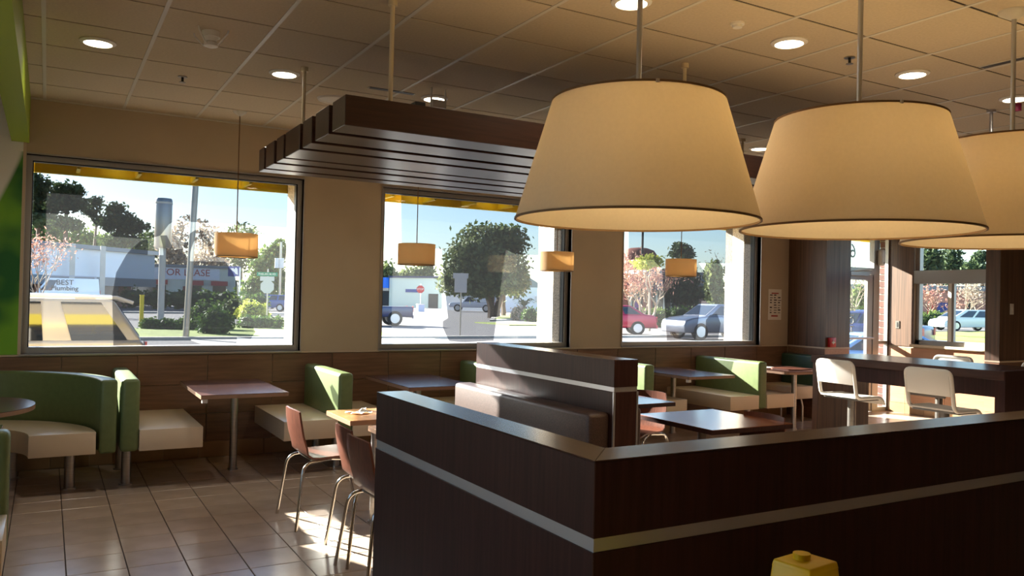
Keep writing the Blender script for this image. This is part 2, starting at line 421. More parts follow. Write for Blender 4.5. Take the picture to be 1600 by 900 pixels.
for n, (a, b) in enumerate(LO, 5):
    wi = struct('window_%d' % n, MB().box(-1.92, -1.82, a, a + .05, 1.0, 2.7).box(-1.92, -1.82, b - .05, b, 1.0, 2.7).box(-1.92, -1.82, a, b, 1.0, 1.05).box(-1.92, -1.82, a, b, 2.65, 2.7), M['frame'])
    MB().box(-1.873, -1.867, a + .05, b - .05, 1.05, 2.65).build('pane', M['cleanglass'], wi)
    MB().box(-1.80, -1.71, a, b, .985, 1.0).build('window_sill', M['frame'], wi)
struct('wall_back', MB().box(-1.95, 11.15, -3.8, -3.6, -.1, 3.3), M['paint'])
struct('trim_3', MB().box(-.292, -.163, -3.5, D - .005, 2.78, H - .004), M['beam_green'])
# pillar between front windows and the entrance
PX0, PX1, PY = 9.14, 9.64, 7.366
wp = struct('wall_pillar', MB().box(PX0 + .012, PX1, PY + .012, 8.21, -.1, 3.3), M['pillar_wood'])
MB().box(PX0, PX0 + .012, PY, D, .985, H).build('side_panel', M['pillar_wood'], wp)
for k in range(2): MB().box(PX0 + .013 + k * .245, PX0 + .255 + k * .245, PY, PY + .012, .985, H).build('front_panel', M['pillar_wood'], wp)
MB().box(PX0 - .006, PX1, PY - .008, D - .02, .966, .984).build('cap_trim', M['trimlight'], wp)
for z0, z1 in ((.0, .144), (.145, .41), (.411, .685), (.686, .965)):
    MB().box(PX0 + .001, PX1, PY + .001, PY + .0115, z0, z1 - .002).build('wall_tile', M['wainscot_light'] if z0 > .6 else M['wainscot'], wp)
    MB().box(PX0, PX0 + .0115, PY + .012, D - .015, z0, z1 - .002).build('wall_tile', M['wainscot'], wp)
# entrance wall with the door
YD = 7.70
wd = struct('wall_entrance', MB().box(PX1, XR + .2, YD, YD + .15, 2.78, 3.3), M['pillar_wood'])
d1 = struct('door_1', MB().box(9.645, 9.70, YD, YD + .08, 0, 2.78).box(10.60, 10.73, YD, YD + .08, 0, 2.78).box(10.915, XR, YD - .01, YD + .045, 0, 2.78)
            .box(9.70, 10.60, YD, YD + .08, 2.03, 2.12).box(9.70, 10.915, YD, YD + .08, 2.70, 2.78)
            .box(10.73, 10.915, YD, YD + .08, 1.0, 1.045).box(10.73, 10.915, YD, YD + .08, 0, .06), M['frame'])
lf = MB().box(9.705, 9.79, YD + .01, YD + .06, .01, 2.02).box(10.47, 10.595, YD + .01, YD + .06, .01, 2.02).box(9.79, 10.47, YD + .01, YD + .06, 1.94, 2.02).box(9.79, 10.47, YD + .01, YD + .06, .01, .12).build('door_leaf', M['frame'], d1)
MB().box(9.79, 10.47, YD + .03, YD + .036, .12, 1.94).build('door_glass', M['cleanglass'], lf)
MB().tube([(9.80, YD + .01, 1.09), (9.80, YD - .05, 1.09), (10.54, YD - .05, 1.09), (10.54, YD + .01, 1.09)], .018).build('push_bar', M['alu'], lf, smooth=True)
MB().box(10.02, 10.44, YD - .05, YD - .005, 2.0, 2.05).tube([(10.05, YD - .03, 2.05), (10.35, YD - .10, 2.08), (10.55, YD - .01, 2.09)], .009).build('door_closer', M['frame'], lf)
MB().box(9.70, 10.60, YD + .03, YD + .036, 2.12, 2.70).build('transom_glass', M['cleanglass'], d1)
MB().box(10.73, 10.915, YD + .03, YD + .036, 1.045, 2.70).box(10.73, 10.915, YD + .03, YD + .036, .06, 1.0).build('sidelight_glass', M['cleanglass'], d1)
text_mesh('63', .30, frameM((10.10, YD + .045, 2.35), (-1, 0, 0), (0, 0, 1)), .001).build('street_number', M['black'], d1)
text_mesh('HOURS', .155, frameM((10.16, YD + .042, 1.42), (0, 0, 1), (1, 0, 0)), .001).build('vertical_lettering', M['whiteplastic'], d1)
# right wall with the pass-through window
wr = MB(); WY0, WY1, WZ0, WZ1 = 5.35, 7.29, 1.0, 2.75
wr.box(XR, XR + .2, -3.6, WY0, -.1, 3.3).box(XR, XR + .2, WY1, 7.70, -.1, 3.3).box(XR, XR + .2, WY0, WY1, -.1, WZ0).box(XR, XR + .2, WY0, WY1, WZ1, 3.3)
wrr = struct('wall_right', wr, M['paint'])
MB().box(XR - .012, XR, WY1, YD - .01, .985, H).build('panel', M['pillar_wood'], wrr)
for z0, z1 in ((.145, .41), (.41, .685), (.685, .965)):
    for a in np.arange(2.0, 7.65, .6): MB().box(XR - .012, XR, a + .002, min(a + .6, 7.68) - .002, z0 + .002, z1 - .002).build('wall_tile', M['wainscot_light'], wrr)
for a in np.arange(2.0, 7.65, .3): MB().box(XR - .014, XR, a + .0015, min(a + .3, 7.68) - .0015, 0, .1435).build('base_tile', M['basetile'], wrr)
w4 = struct('window_4', MB().box(XR + .04, XR + .12, WY0, WY0 + .06, WZ0, WZ1).box(XR + .04, XR + .12, WY1 - .06, WY1, WZ0, WZ1).box(XR + .04, XR + .12, WY0, WY1, WZ1 - .06, WZ1)
            .box(XR - .01, XR + .12, WY0, WY1, 1.90, 2.09).box(XR + .04, XR + .12, WY0, WY1, WZ0, 1.085), M['frame'])
MB().box(XR - .06, XR + .03, WY0, WY1 + .02, .985, 1.02).build('window_sill', M['trimlight'], w4)
MB().box(XR + .05, XR + .10, 6.72, 6.81, 1.085, 1.90).build('mullion', M['frame'], w4)
MB().box(XR + .03, XR + .05, 6.75, 6.79, 1.085, 1.90).build('slider_stile', M['whiteplastic'], w4)
MB().box(XR + .07, XR + .076, WY0 + .06, WY1 - .06, 1.085, 1.90).box(XR + .07, XR + .076, WY0 + .06, WY1 - .06, 2.09, WZ1 - .06).build('pane', M['cleanglass'], w4)
# wing wall on the right with light switch
ww = struct('wall_wing', MB().box(9.132, XR, 5.062, 5.21, -.1, 3.3), M['pillar_wood'])
MB().box(9.12, 9.132, 5.05, 5.21, .985, H).build('end_panel', M['pillar_wood'], ww)
for k in range(3): MB().box(9.134 + k * .606, 9.134 + k * .606 + .602, 5.05, 5.062, .985, H).build('front_panel', M['pillar_wood'], ww)
MB().box(9.112, XR, 5.04, 5.222, .966, .984).build('cap_trim', M['trimlight'], ww)
for z0, z1 in ((.0, .144), (.145, .41), (.411, .685), (.686, .965)):
    MB().box(9.12, 9.132, 5.05, 5.21, z0, z1 - .002).build('wall_tile', M['wainscot_light'], ww)
    for k in range(3): MB().box(9.134 + k * .606, 9.134 + k * .606 + .602, 5.05, 5.062, z0, z1 - .002).build('wall_tile', M['wainscot'], ww)

# ================================================================== FRONT WINDOWS with cut vinyl film
FILM = {1: [[(-.120, 2.635), (2.061, 2.635), (2.073, 2.206), (1.025, 2.206), (.969, 2.171), (.896, 2.06), (.784, 2.021), (.51, 2.031), (.366, 2.112), (.302, 2.206), (-.120, 2.203)],
            [(.784, 2.021), (.794, 1.997), (.794, 1.875), (.614, 1.867), (.658, 1.929), (.729, 2.004)],
            [(.896, 2.06), (.952, 2.067), (1.017, 1.937), (1.018, 1.885), (.929, 1.881), (.921, 1.963)],
            [(1.017, 1.937), (1.094, 1.951), (1.126, 2.073), (1.202, 2.134), (1.272, 2.128), (1.344, 2.027), (1.387, 1.903), (1.343, 1.901), (1.315, 1.994), (1.244, 2.053), (1.19, 2.019), (1.164, 1.934), (1.16, 1.892), (1.018, 1.885)],
            [(.614, 1.867), (1.16, 1.892), (1.161, 1.834), (1.48, 1.843), (1.554, 1.739), (1.609, 1.613), (1.619, 1.227), (1.755, 1.217), (1.782, 1.163), (1.737, 1.098), (1.608, 1.116), (1.604, 1.045), (.532, 1.045), (.51, 1.503), (.537, 1.703)]],
        2: [[(3.273, 2.635), (5.014, 2.635), (5.03, 2.068), (4.706, 2.068), (4.577, 2.114), (4.541, 1.854), (4.493, 1.447), (4.445, 1.066), (3.895, 1.041), (3.804, 1.211), (3.802, 1.282), (3.864, 1.318), (3.806, 1.721), (3.765, 2.081), (3.289, 2.07)]],
        3: [[(6.351, 2.635), (8.154, 2.635), (8.17, 2.099), (7.549, 2.082), (7.655, 1.966), (7.682, 1.838), (7.793, 1.581), (7.608, 1.578), (7.508, 1.055), (7.021, 1.05), (6.91, 1.981), (6.758, 2.09), (6.364, 2.081)],
            [(7.695, 1.321), (7.763, 1.39), (7.891, 1.409), (7.965, 1.279), (7.924, 1.061), (7.679, 1.063)]]}
for n, (a, b) in enumerate(OPEN, 1):
    fw = .045; f = MB(); ya, yb = 8.07, 8.17
    f.box(a, a + fw, ya, yb, ZS, ZT).box(b - fw, b, ya, yb, ZS, ZT).box(a + fw, b - fw, ya, yb, ZS, ZS + .055).box(a + fw, b - fw, ya, yb, ZT - fw, ZT)
    wi = struct('window_%d' % n, f, M['frame'])
    g = MB(); q = .008
    g.box(a + fw, a + fw + q, ya + .01, yb - .02, ZS + .055, ZT - fw).box(b - fw - q * 1.6, b - fw, ya + .01, yb - .02, ZS + .055, ZT - fw).box(a + fw, b - fw, ya + .01, yb - .02, ZT - fw - q, ZT - fw)
    g.build('gasket', M['gasket'], wi)
    MB().box(a + fw, b - fw, 8.12, 8.126, ZS + .05, ZT - fw).build('pane', M['glass'], wi)
    # inner casing lining the reveal
    MB().box(a - .012, a, D - .012, ya, ZS - .01, ZT + .012).box(b, b + .006, D - .008, ya, ZS - .01, ZT + .012).box(a, b, D - .012, ya, ZT, ZT + .012).build('casing', M['frame'], wi)
    MB().box(a - .012, b + .012, D - .03, ya, ZS - .012, ZS).build('window_sill', M['frame'], wi)
    fm = MB()
    for poly in FILM[n]:
        fm.add([(x, 8.130, z) for x, z in poly], [tuple(range(len(poly)))])
    fm.build('window_film', M['film'], wi)

# ================================================================== OUTSIDE SHELL
for k, (a, b) in enumerate([(-1.9, -.22), (2.17, 3.0), (5.29, 6.17), (8.455, 9.6)]):
    struct('exterior_pier', MB().box(a, b, 8.21, 8.56, -.15, 2.76), M['pebble'])
aw = struct('exterior_canopy', MB().box(-1.9, 12.6, 8.58, 8.64, 2.61, 2.80).box(-1.9, 12.6, 8.21, 8.6, 2.76, 2.80).box(9.6, 12.6, 7.87, 8.21, 2.76, 2.80), M['awning'])
for k in range(29):
    x = -1.78 + k * .5
    MB().box(x - .015, x + .015, 8.22, 8.58, 2.625, 2.76).build('rib', M['awning'], aw)
for x in (.55, 1.10, 1.62, 3.62, 4.55, 6.6, 7.6): MB().cyl((x, 8.45), .055, 2.745, 2.76, 16).build('canopy_light', M['lightglass'], aw)
MB().box(-1.9, 12.6, 8.555, 8.585, 2.605, 2.63).build('lip', M['awning'], aw)
bp = struct('brick_pier', MB().box(10.962, 11.4, 7.75, 7.862, -.1, 2.75), M['mortar'])
bme = meshof(MB().box(0, .012, 0, .104, 0, .086), 'brick', M['brick'])
for k in range(28):
    piece('brick', bme, bp, (10.952, 7.754, -.05 + k * .1))

# ================================================================== DOWNLIGHTS and ceiling fittings
DOWN = 3.0
def downlight(x, y, label):
    t = thing('recessed_ceiling_light', label, 'light', (x, y, H - .02), 'recessed ceiling lights')
    MB().lathe([(.085, .019), (.11, .019), (.11, .012), (.088, .002), (.085, .002)], 28, (x, y, H - .02), True).build('trim_ring', M['whiteplastic'], t, smooth=True)
    MB().cyl((x, y), .085, H - .012, H - .003, 28).build('diffuser', M['lightglass'], t)
    ld = bpy.data.lights.new('downlight', 'AREA'); ld.shape = 'DISK'; ld.size = .16; ld.energy = DOWN; ld.color = (1.0, .92, .80); ld.spread = math.radians(150)
    lo = bpy.data.objects.new('downlight', ld); C.objects.link(lo); lo.location = (x, y, H - .03)
    return t
def tc_(i): return GX0 + (i + .5) * GX
for x, y, l in ((tc_(0), 5.93, 'round lit ceiling light nearest the green beam, left of the smoke detector'), (tc_(2), 5.98, 'round lit ceiling light above the slatted canopy left end rod'),
                (tc_(4), 6.02, 'round lit ceiling light just behind the slatted canopy front board'), (tc_(4), 3.46, 'round lit ceiling light cut by the top edge above the nearest big lampshade'),
                (tc_(6), 3.46, 'round lit ceiling light between the rods of the two nearest big lampshades'), (tc_(8), 3.46, 'round lit ceiling light right of the middle big lampshade rod'),
                (tc_(10), 3.43, 'round lit ceiling light beside the magenta fitting at the right edge'), (tc_(10), 5.98, 'small distant lit ceiling light seen between the two nearest big lampshades')):
    downlight(x, y, l)
t = thing('smoke_detector', 'white smoke detector with clear flared guard hanging under a ceiling tile', 'detector', (.844, 5.30, H - .12))
MB().cyl((.844, 5.30), .055, H - .035, H, 24).build('base', M['whiteplastic'], t, smooth=True)
MB().lathe([(.045, H - .035), (.03, H - .06), (.042, H - .07), (.042, H - .09), (.02, H - .098), (.0001, H - .098)], 24, (.844, 5.30, 0)).build('sensor_head', M['whiteplastic'], t, smooth=True)
for k in range(4):
    a = math.pi / 4 + k * math.pi / 2; ca, sa = math.cos(a), math.sin(a)
    MB().tube([(.844 + ca * .125, 5.30 + sa * .125, H), (.844 + ca * .118, 5.30 + sa * .118, H - .02), (.844 + ca * .05, 5.30 + sa * .05, H - .085)], .005, 6).build('guard_arm', M['whiteplastic'], t)
def sprinkler(x, y, label):
    t = thing('fire_sprinkler', label, 'sprinkler', (x, y, H - .06), 'ceiling fire sprinklers')
    MB().cyl((x, y), .034, H - .006, H, 20).build('escutcheon', M['steel'], t)
    MB().cyl((x, y), .009, H - .04, H - .006, 10).build('stem', M['black'], t)
    MB().cyl((x, y), .022, H - .046, H - .042, 14).build('deflector', M['steel'], t)
sprinkler(.844, 6.53, 'small metal sprinkler head on ceiling between smoke detector and first window wall')
sprinkler(4.48, 3.46, 'small metal sprinkler head beside the rod of the middle big lampshade')
sprinkler(5.878, 4.02, 'tiny dark sprinkler head on ceiling just above the middle big lampshade')
t = thing('ceiling_sensor', 'small round white sensor on ceiling above the two nearest big lampshades', 'sensor', (3.407, 3.39, H - .03))
MB().cyl((3.407, 3.39), .04, H - .012, H, 24).build('base', M['whiteplastic'], t); MB().cyl((3.407, 3.39), .027, H - .028, H - .012, 24).build('dome', M['whiteplastic'], t)
t = thing('ceiling_speaker', 'round white ceiling speaker half hidden behind the slatted canopy end', 'speaker', (2.03, 6.54, H - .02))
MB().lathe([(.0001, -.012), (.10, -.012), (.13, 0)], 28, (2.03, 6.54, H)).build('grille', M['whiteplastic'], t, smooth=True)
MB().lathe([(.128, 0), (.14, -.014), (.15, 0)], 28, (2.03, 6.54, H)).build('rim', M['whiteplastic'], t, smooth=True)
t = thing('emergency_light', 'small cream twin bracket fitting on ceiling behind the slatted canopy', 'light', (2.60, 5.80, H - .12))
MB().box(2.545, 2.655, 5.72, 5.76, H - .15, H - .09).build('housing', M['whiteplastic'], t)
for x in (2.535, 2.655): MB().box(x, x + .01, 5.73, 5.75, H - .15, H).build('bracket', M['whiteplastic'], t)
for (a, b2, c, d, l) in ((2.13, 2.50, 5.98, 6.03, 'dark slot air vent in ceiling behind the slatted canopy'), (5.35, 5.41, 2.6, 3.12, 'dark slot air vent in ceiling right of the rightmost big lampshade rod')):
    v = thing('ceiling_vent', l, 'vent', ((a + b2) / 2, (c + d) / 2, H - .006)); MB().box(a, b2, c, d, H - .004, H - .001).build('slot', M['black'], v)
    MB().box(a - .008, a, c, d, H - .006, H).build('flange', M['tbar'], v); MB().box(b2, b2 + .008, c, d, H - .006, H).build('flange', M['tbar'], v)
t = thing('magenta_ceiling_fitting', 'magenta elbow shaped fitting hanging from ceiling at the right edge', 'fitting', (6.22, 3.25, H - .2))
pc = at(1591, 160, 6.35)
MB().tube([(pc.x, pc.y, H), (pc.x, pc.y, pc.z + .06)], .008).build('drop_rod', M['steel'], t)
MB().tube([(pc.x + .06, pc.y - .02, pc.z + .05), (pc.x, pc.y, pc.z + .05), (pc.x - .02, pc.y, pc.z + .02), (pc.x - .01, pc.y, pc.z - .07)], [.03, .035, .034, .028], 14).build('elbow', M['magenta'], t, smooth=True)
t = tag(MB().tube([(6.602, 3.748, H), (6.602, 3.748, 2.6)], .013, 10).cyl((6.602, 3.748), .035, H - .02, H, 16).build('hanging_rod', M['alu'], smooth=True), 'thin metal rod hanging from ceiling behind the rightmost big lampshade', 'rod')

# ================================================================== BIG PENDANT LAMPS
def big_lamp(x, y, label, src=None):
    zb, zt = 1.915, 2.45
    if src: return dup(src, (x, y, zb), 0, label)
    t = thing('pendant_lamp', label, 'lamp', (x, y, zb), 'big cone pendant lamps')
    n = 72; rb, rt = .545, .388
    MB().lathe([(rb, zb), (rt, zt), (rt - .004, zt), (rb - .004, zb)], n, (x, y, 0), True).build('lamp_shade', M['shade'], t, smooth=True)
    MB().lathe([(rb - .006, zb - .003), (rb + .003, zb - .003), (rb + .002, zb + .006), (rb - .006, zb + .006)], n, (x, y, 0), True).build('bottom_rim', M['shaderim'], t, smooth=True)
    MB().lathe([(rt - .006, zt - .006), (rt + .003, zt - .006), (rt + .003, zt + .003), (rt - .006, zt + .003)], n, (x, y, 0), True).build('top_rim', M['shaderim'], t, smooth=True)
    MB().tube([(x, y, zt - .08), (x, y, H - .02)], .0125, 12).build('rod', M['alu'], t, smooth=True)
    MB().lathe([(.0001, H - .045), (.02, H - .045), (.075, H - .012), (.08, H), (.0001, H)], 28, (x, y, 0)).build('canopy', M['tbar'], t, smooth=True)
    sp = MB()
    for k in range(3):
        a = 2 * math.pi * k / 3 + .5
        sp.tube([(x, y, zt - .02), (x + (rt - .004) * math.cos(a), y + (rt - .004) * math.sin(a), zt - .02)], .004, 6)
    sp.build('spider', M['steel'], t)
    MB().tube([(x, y, zt - .08), (x, y, zt - .18)], .025, 12).build('lamp_holder', M['white'], t, smooth=True)
    MB().lathe([(.0001, zt - .29), (.035, zt - .27), (.045, zt - .24), (.03, zt - .20), (.015, zt - .18)], 16, (x, y, 0)).build('bulb', M['bulb'], t, smooth=True)
    for k, a in enumerate((4.25, 1.8)):
        MB().box(x + rt * math.cos(a) - .012, x + rt * math.cos(a) + .012, y + rt * math.sin(a) - .004, y + rt * math.sin(a) + .004, zt - .012, zt + .004).build('clip', M['white'], t)
    return t
LP = [(2.29, 2.88, 'big cream cone pendant lamp nearest, left of the row of three'), (3.37, 2.545, 'big cream cone pendant lamp in the middle of the row of three'), (4.50, 2.44, 'big cream cone pendant lamp cut by the right edge of the frame')]
L1 = big_lamp(*LP[0])
for a in LP[1:]: big_lamp(*a, src=L1)
for x, y, l in LP:
    ld = bpy.data.lights.new('lamp_bulb_light', 'POINT'); ld.energy = 5.5; ld.color = (1.0, .70, .30); ld.shadow_soft_size = .05
    lo = bpy.data.objects.new('lamp_bulb_light', ld); C.objects.link(lo); lo.location = (x + .10, y, 2.29)

# ================================================================== DRUM PENDANTS over the window booths
def drum(x, label, src=None):
    y = 7.5; zb, zt, r = 1.865, 2.075, .187
    if src: return dup(src, (x, y, zb), 0, label)
    t = thing('drum_pendant', label, 'lamp', (x, y, zb), 'small drum pendants along the windows')
    MB().lathe([(r, zb), (r, zt), (r - .003, zt), (r - .003, zb)], 40, (x, y, 0), True).build('lamp_shade', M['drumshade'], t, smooth=True)
    MB().lathe([(r - .004, zb - .002), (r + .002, zb - .002), (r + .002, zb + .005), (r - .004, zb + .005)], 40, (x, y, 0), True).build('bottom_rim', M['shaderim'], t, smooth=True)
    MB().tube([(x, y, zt - .04), (x, y, H - .02)], .005, 8).build('cord', M['shaderim'], t, smooth=True)
    MB().lathe([(.0001, H - .04), (.012, H - .04), (.05, H - .015), (.06, H), (.0001, H)], 24, (x, y, 0)).build('canopy', M['tbar'], t, smooth=True)
    MB().cyl((x, y), r - .006, zb + .012, zb + .016, 36).build('diffuser', M['drumshade'], t)
    MB().lathe([(.0001, zb + .05), (.028, zb + .07), (.03, zb + .09), (.012, zb + .13), (.0001, zb + .17)], 12, (x, y, 0)).build('bulb', M['dimbulb'], t, smooth=True)
    return t
DR = [(1.457, 'small cream drum pendant hanging in front of the first window'), (3.20, 'small cream drum pendant hanging at the left side of the second window'),
      (4.876, 'small cream drum pendant hanging at the right side of the second window'), (6.675, 'small cream drum pendant hanging in the middle of the third window')]
dr = drum(*DR[0])
for a in DR[1:]: drum(*a, src=dr)

# ================================================================== SLATTED CANOPY
zc0, zc1, cx0, cx1 = 2.43, 2.59, 1.31, 6.10
t = thing('slatted_ceiling_canopy', 'suspended canopy of seven dark wood slats hung on rods before the windows', 'canopy', (3.7, 5.03, zc0))
for a, b2 in ((4.050, 4.266), (4.332, 4.586), (4.659, 4.850), (4.915, 5.258), (5.305, 5.490), (5.560, 5.795), (5.851, 6.007)):
    MB().box(cx0, cx1, a, b2, zc0, zc1).build('slat', M['slat'], t, bevel=.003, seg=1, smooth=False)
for x in (1.75, 3.7, 5.75): MB().box(x - .03, x + .03, 4.1, 5.98, zc1 + .001, zc1 + .03).build('cross_bar', M['black'], t)
for x, y in ((1.60, 4.165), (3.706, 4.165), (5.80, 4.165), (1.555, 5.75), (3.7, 5.75), (5.88, 5.75)):
    MB().tube([(x, y, zc1 - .01), (x, y, H - .01)], .0125, 10).cyl((x, y), .026, H - .03, H, 14).build('rod', M['rodbeige'], t, smooth=True)

# ================================================================== HALF WALL (L) in front
hz = 1.15
t = thing('half_wall', 'L-shaped dark wood half wall with metal strip in the foreground', 'partition', (2.8, 1.7, 0))
hx0, hx1, hy0, hy1, hyE, hxE = 1.207, 1.338, 1.660, 1.795, 3.215, 5.4
def Lpoly(o): return [(hx0 + o, hyE - o), (hx0 + o, hy0 + o), (hxE - o, hy0 + o), (hxE - o, hy1 - o), (hx1 - o, hy1 - o), (hx1 - o, hyE - o)]
MB().prism(Lpoly(0), 0.0, .918).build('lower_panel', M['espresso'], t, bevel=.002, seg=1, smooth=False)
MB().prism(Lpoly(.004), .918, .953).build('metal_strip', M['alu'], t)
MB().prism(Lpoly(.009), .916, .955).build('strip_core', M['black'], t)
MB().prism(Lpoly(0), .953, hz - .004).build('upper_panel', M['espresso'], t, bevel=.002, seg=1, smooth=False)
MB().prism([(hx0, hyE), (hx0, hy0 + .0008), (hx1, hy1 + .0008), (hx1, hyE)], hz - .004, hz).build('cap', M['espresso_cap'], t)
MB().prism([(hx0 + .001, hy0), (hxE, hy0), (hxE, hy1), (hx1 + .001, hy1)], hz - .004, hz).build('cap', M['espresso_cap'], t)

# ================================================================== SECOND PARTITION with bench cushions
t = thing('bench_partition', 'dark wood partition with metal strip between the two rows of benches', 'partition', (3.03, 4.77, 0))
a, b2, c, d, pz = 2.945, 3.125, 3.875, 5.66, 1.20
MB().box(a, b2, c, d, 0, 1.008).build('lower_panel', M['espresso'], t, bevel=.002, seg=1, smooth=False)
MB().box(a + .003, b2 - .003, c + .003, d - .003, 1.008, 1.036).build('metal_strip', M['alu'], t)
MB().box(a, b2, c, d, 1.036, pz - .004).build('upper_panel', M['espresso'], t, bevel=.002, seg=1, smooth=False)
MB().box(a, b2, c, d, pz - .004, pz).build('cap', M['espresso_cap'], t)
for x in (a - .003, b2 - .009): MB().box(x, x + .012, c - .004, c + .008, 0, 1.006).build('corner_trim', M['alu'], t)
for s, l in ((-1, 'brown textured vinyl bench on the left of the dark partition'), (1, 'brown textured vinyl bench on the right of the dark partition')):
    xw = a if s < 0 else b2
    q = thing('padded_bench', l, 'bench', (xw + s * .3, 4.77, 0))
    f = lambda u0, u1: (min(xw + s * u0, xw + s * u1), max(xw + s * u0, xw + s * u1))
    x0, x1 = f(.004, .16); MB().box(x0, x1, 3.90 if s < 0 else 4.02, 5.72 if s < 0 else 5.64, .50, .885).build('back_cushion', M['brownvinyl'], q, bevel=.03, seg=3)
    x0, x1 = f(.004, .55); MB().box(x0, x1, 3.92 if s < 0 else 4.06, 5.70 if s < 0 else 5.60, .36, .46).build('seat_cushion', M['brownvinyl'], q, bevel=.03, seg=3)
    x0, x1 = f(.004, .48); MB().box(x0, x1, 3.95 if s < 0 else 4.1, 5.66 if s < 0 else 5.56, 0.0, .36).build('bench_base', M['espresso'], q)

# ================================================================== CHAIRS
def make_chair(label):
    t = thing('dining_chair', label, 'chair', (0, 0, 0), 'plywood dining chairs')
    prof = [(-.055, .775), (-.048, .70), (-.030, .60), (-.006, .52), (.018, .475), (.055, .452), (.11, .447), (.25, .452), (.36, .456), (.40, .450), (.425, .432)]
    th = .013; mb = MB(); nw = 8; vs = []; fs = []
    N = len(prof); nrm = []
    for i in range(N):
        p, q = prof[max(i - 1, 0)], prof[min(i + 1, N - 1)]; dx, dz = q[0] - p[0], q[1] - p[1]; l = math.hypot(dx, dz); nrm.append((-dz / l, dx / l))
    for sgn in (0, 1):
        for i, (x, z) in enumerate(prof):
            wd = .195 if i > 4 else .195 - .012 * (4 - i) / 4
            if i == 0: wd -= .012
            if i == N - 1: wd -= .02
            for k in range(nw + 1):
                s = -1 + 2 * k / nw
                bend = .022 * s * s if i < 4 else .022 * s * s * max(0, (6 - i) / 6)
                zz = z - (.010 * s ** 4 if i == 0 else 0)
                vs.append((x + bend - nrm[i][0] * th * sgn * -1 * 1, s * wd, zz + nrm[i][1] * th * sgn))
    G = (nw + 1); B = N * G
    for i in range(N - 1):
        for k in range(nw):
            a0 = i * G + k; fs += [(a0, a0 + G, a0 + G + 1, a0 + 1), (B + a0, B + a0 + 1, B + a0 + G + 1, B + a0 + G)]
    for i in range(N - 1):
        for k in (0, nw):
            a0 = i * G + k; f = (a0, B + a0, B + a0 + G, a0 + G); fs.append(f if k else f[::-1])
    for k in range(nw):
        for i in (0, N - 1):
            a0 = i * G + k; f = (a0, a0 + 1, B + a0 + 1, B + a0); fs.append(f if i == 0 else f[::-1])
    mb.add(vs, fs); mb.build('seat_shell', M['chairwood'], t, smooth=True, ang=50)
    def bez(p):     # rounded polyline
        out = []
        for i, q in enumerate(p):
            if 0 < i < len(p) - 1:
                A, Bq, Cq = Vector(p[i - 1]), Vector(q), Vector(p[i + 1]); r = min(.07, (A - Bq).length * .45, (Cq - Bq).length * .45)
                s0 = Bq + (A - Bq).normalized() * r; s1 = Bq + (Cq - Bq).normalized() * r
                for u in np.linspace(0, 1, 6): out.append(s0 * (1 - u) ** 2 + Bq * 2 * u * (1 - u) + s1 * u * u)
            else: out.append(Vector(q))
        return out
    for s in (-1, 1):
        MB().tube(bez([(-.055, s * .25, .0), (.0, s * .195, .425), (.20, s * .15, .438)]), .0105, 10).build('leg', M['chrome'], t, smooth=True)
        MB().tube(bez([(.52, s * .235, .0), (.40, s * .185, .425), (.20, s * .14, .438)]), .0105, 10).build('leg', M['chrome'], t, smooth=True)
    MB().box(.06, .33, -.15, .15, .434, .444).build('seat_plate', M['steel'], t)
    return t
ch = make_chair('brown plywood chair farthest of the three at the tan tables, facing the bench')
place(ch, (1.50, 5.515, 0), .0)
dup(ch, (1.58, 4.675, 0), -.05, 'brown plywood chair in the middle of the three left of the half wall')
dup(ch, (1.532, 4.275, 0), .02, 'brown plywood chair nearest of the three, half hidden by the half wall')
dup(ch, (4.55, 5.52, 0), math.pi + .4, 'brown plywood chair pushed under the farther brown table right of the partition')
dup(ch, (4.43, 4.10, 0), math.pi + .08, 'brown plywood chair at the right end of the nearer large brown table')

# ================================================================== TABLES
def table(name, label, x0, x1, y0, y1, z, top, edge, poles, group=None, shape=None, th=.032, r=.032, cat='table'):
    t = thing(name, label, cat, ((x0 + x1) / 2, (y0 + y1) / 2, 0), group)
    if shape: MB().prism(shape, z - th, z - .004).build('table_edge', edge, t); MB().prism(shape, z - .004, z).build('table_top', top, t)
    else:
        MB().box(x0, x1, y0, y1, z - th, z - .004).build('table_edge', edge, t)
        MB().box(x0 + .001, x1 - .001, y0 + .001, y1 - .001, z - .004, z).build('table_top', top, t)
    for px, py in poles:
        MB().cyl((px, py), r, .012, z - th, 24).build('pole', M['steel'], t, smooth=True)
        MB().cyl((px, py), r * 1.35, 0, .014, 24).build('floor_flange', M['steel'], t, smooth=True)
        MB().box(px - .11, px + .11, py - .11, py + .11, z - th - .006, z - th).build('mount_plate', M['black'], t)
    return t
tz = .742
for x, l in ((1.40, 'dark walnut booth table under the first drum pendant'), (3.14, 'dark walnut booth table under the second drum pendant'), (4.86, 'dark walnut booth table under the third drum pendant, hidden behind the partition'), (6.42, 'dark walnut booth table under the third window')):
    t = table('booth_table', l, x - .34, x + .34, 6.66, 7.80, tz, M['walnut'], M['edge'], [(x + .05, 7.36)], 'booth tables along the windows')
    MB().box(x - .325, x - .285, 6.69, 6.73, tz - .066, tz - .032).build('bracket', M['whiteplastic'], t)
def rrect(x0, x1, y0, y1, r, n=6):
    o = []
    for cx, cy, a0 in ((x1 - r, y0 + r, -90), (x1 - r, y1 - r, 0), (x0 + r, y1 - r, 90), (x0 + r, y0 + r, 180)):
        for k in range(n + 1):
            a = math.radians(a0 + 90 * k / n); o.append((cx + r * math.cos(a), cy + r * math.sin(a)))
    return o
table('end_table', 'narrow walnut booth table at the dark pillar with a tray on it', 7.72, 8.50, 6.72, 7.62, tz, M['walnut'], M['edge'], [(8.12, 7.0)], shape=rrect(7.72, 8.50, 6.72, 7.62, .12))
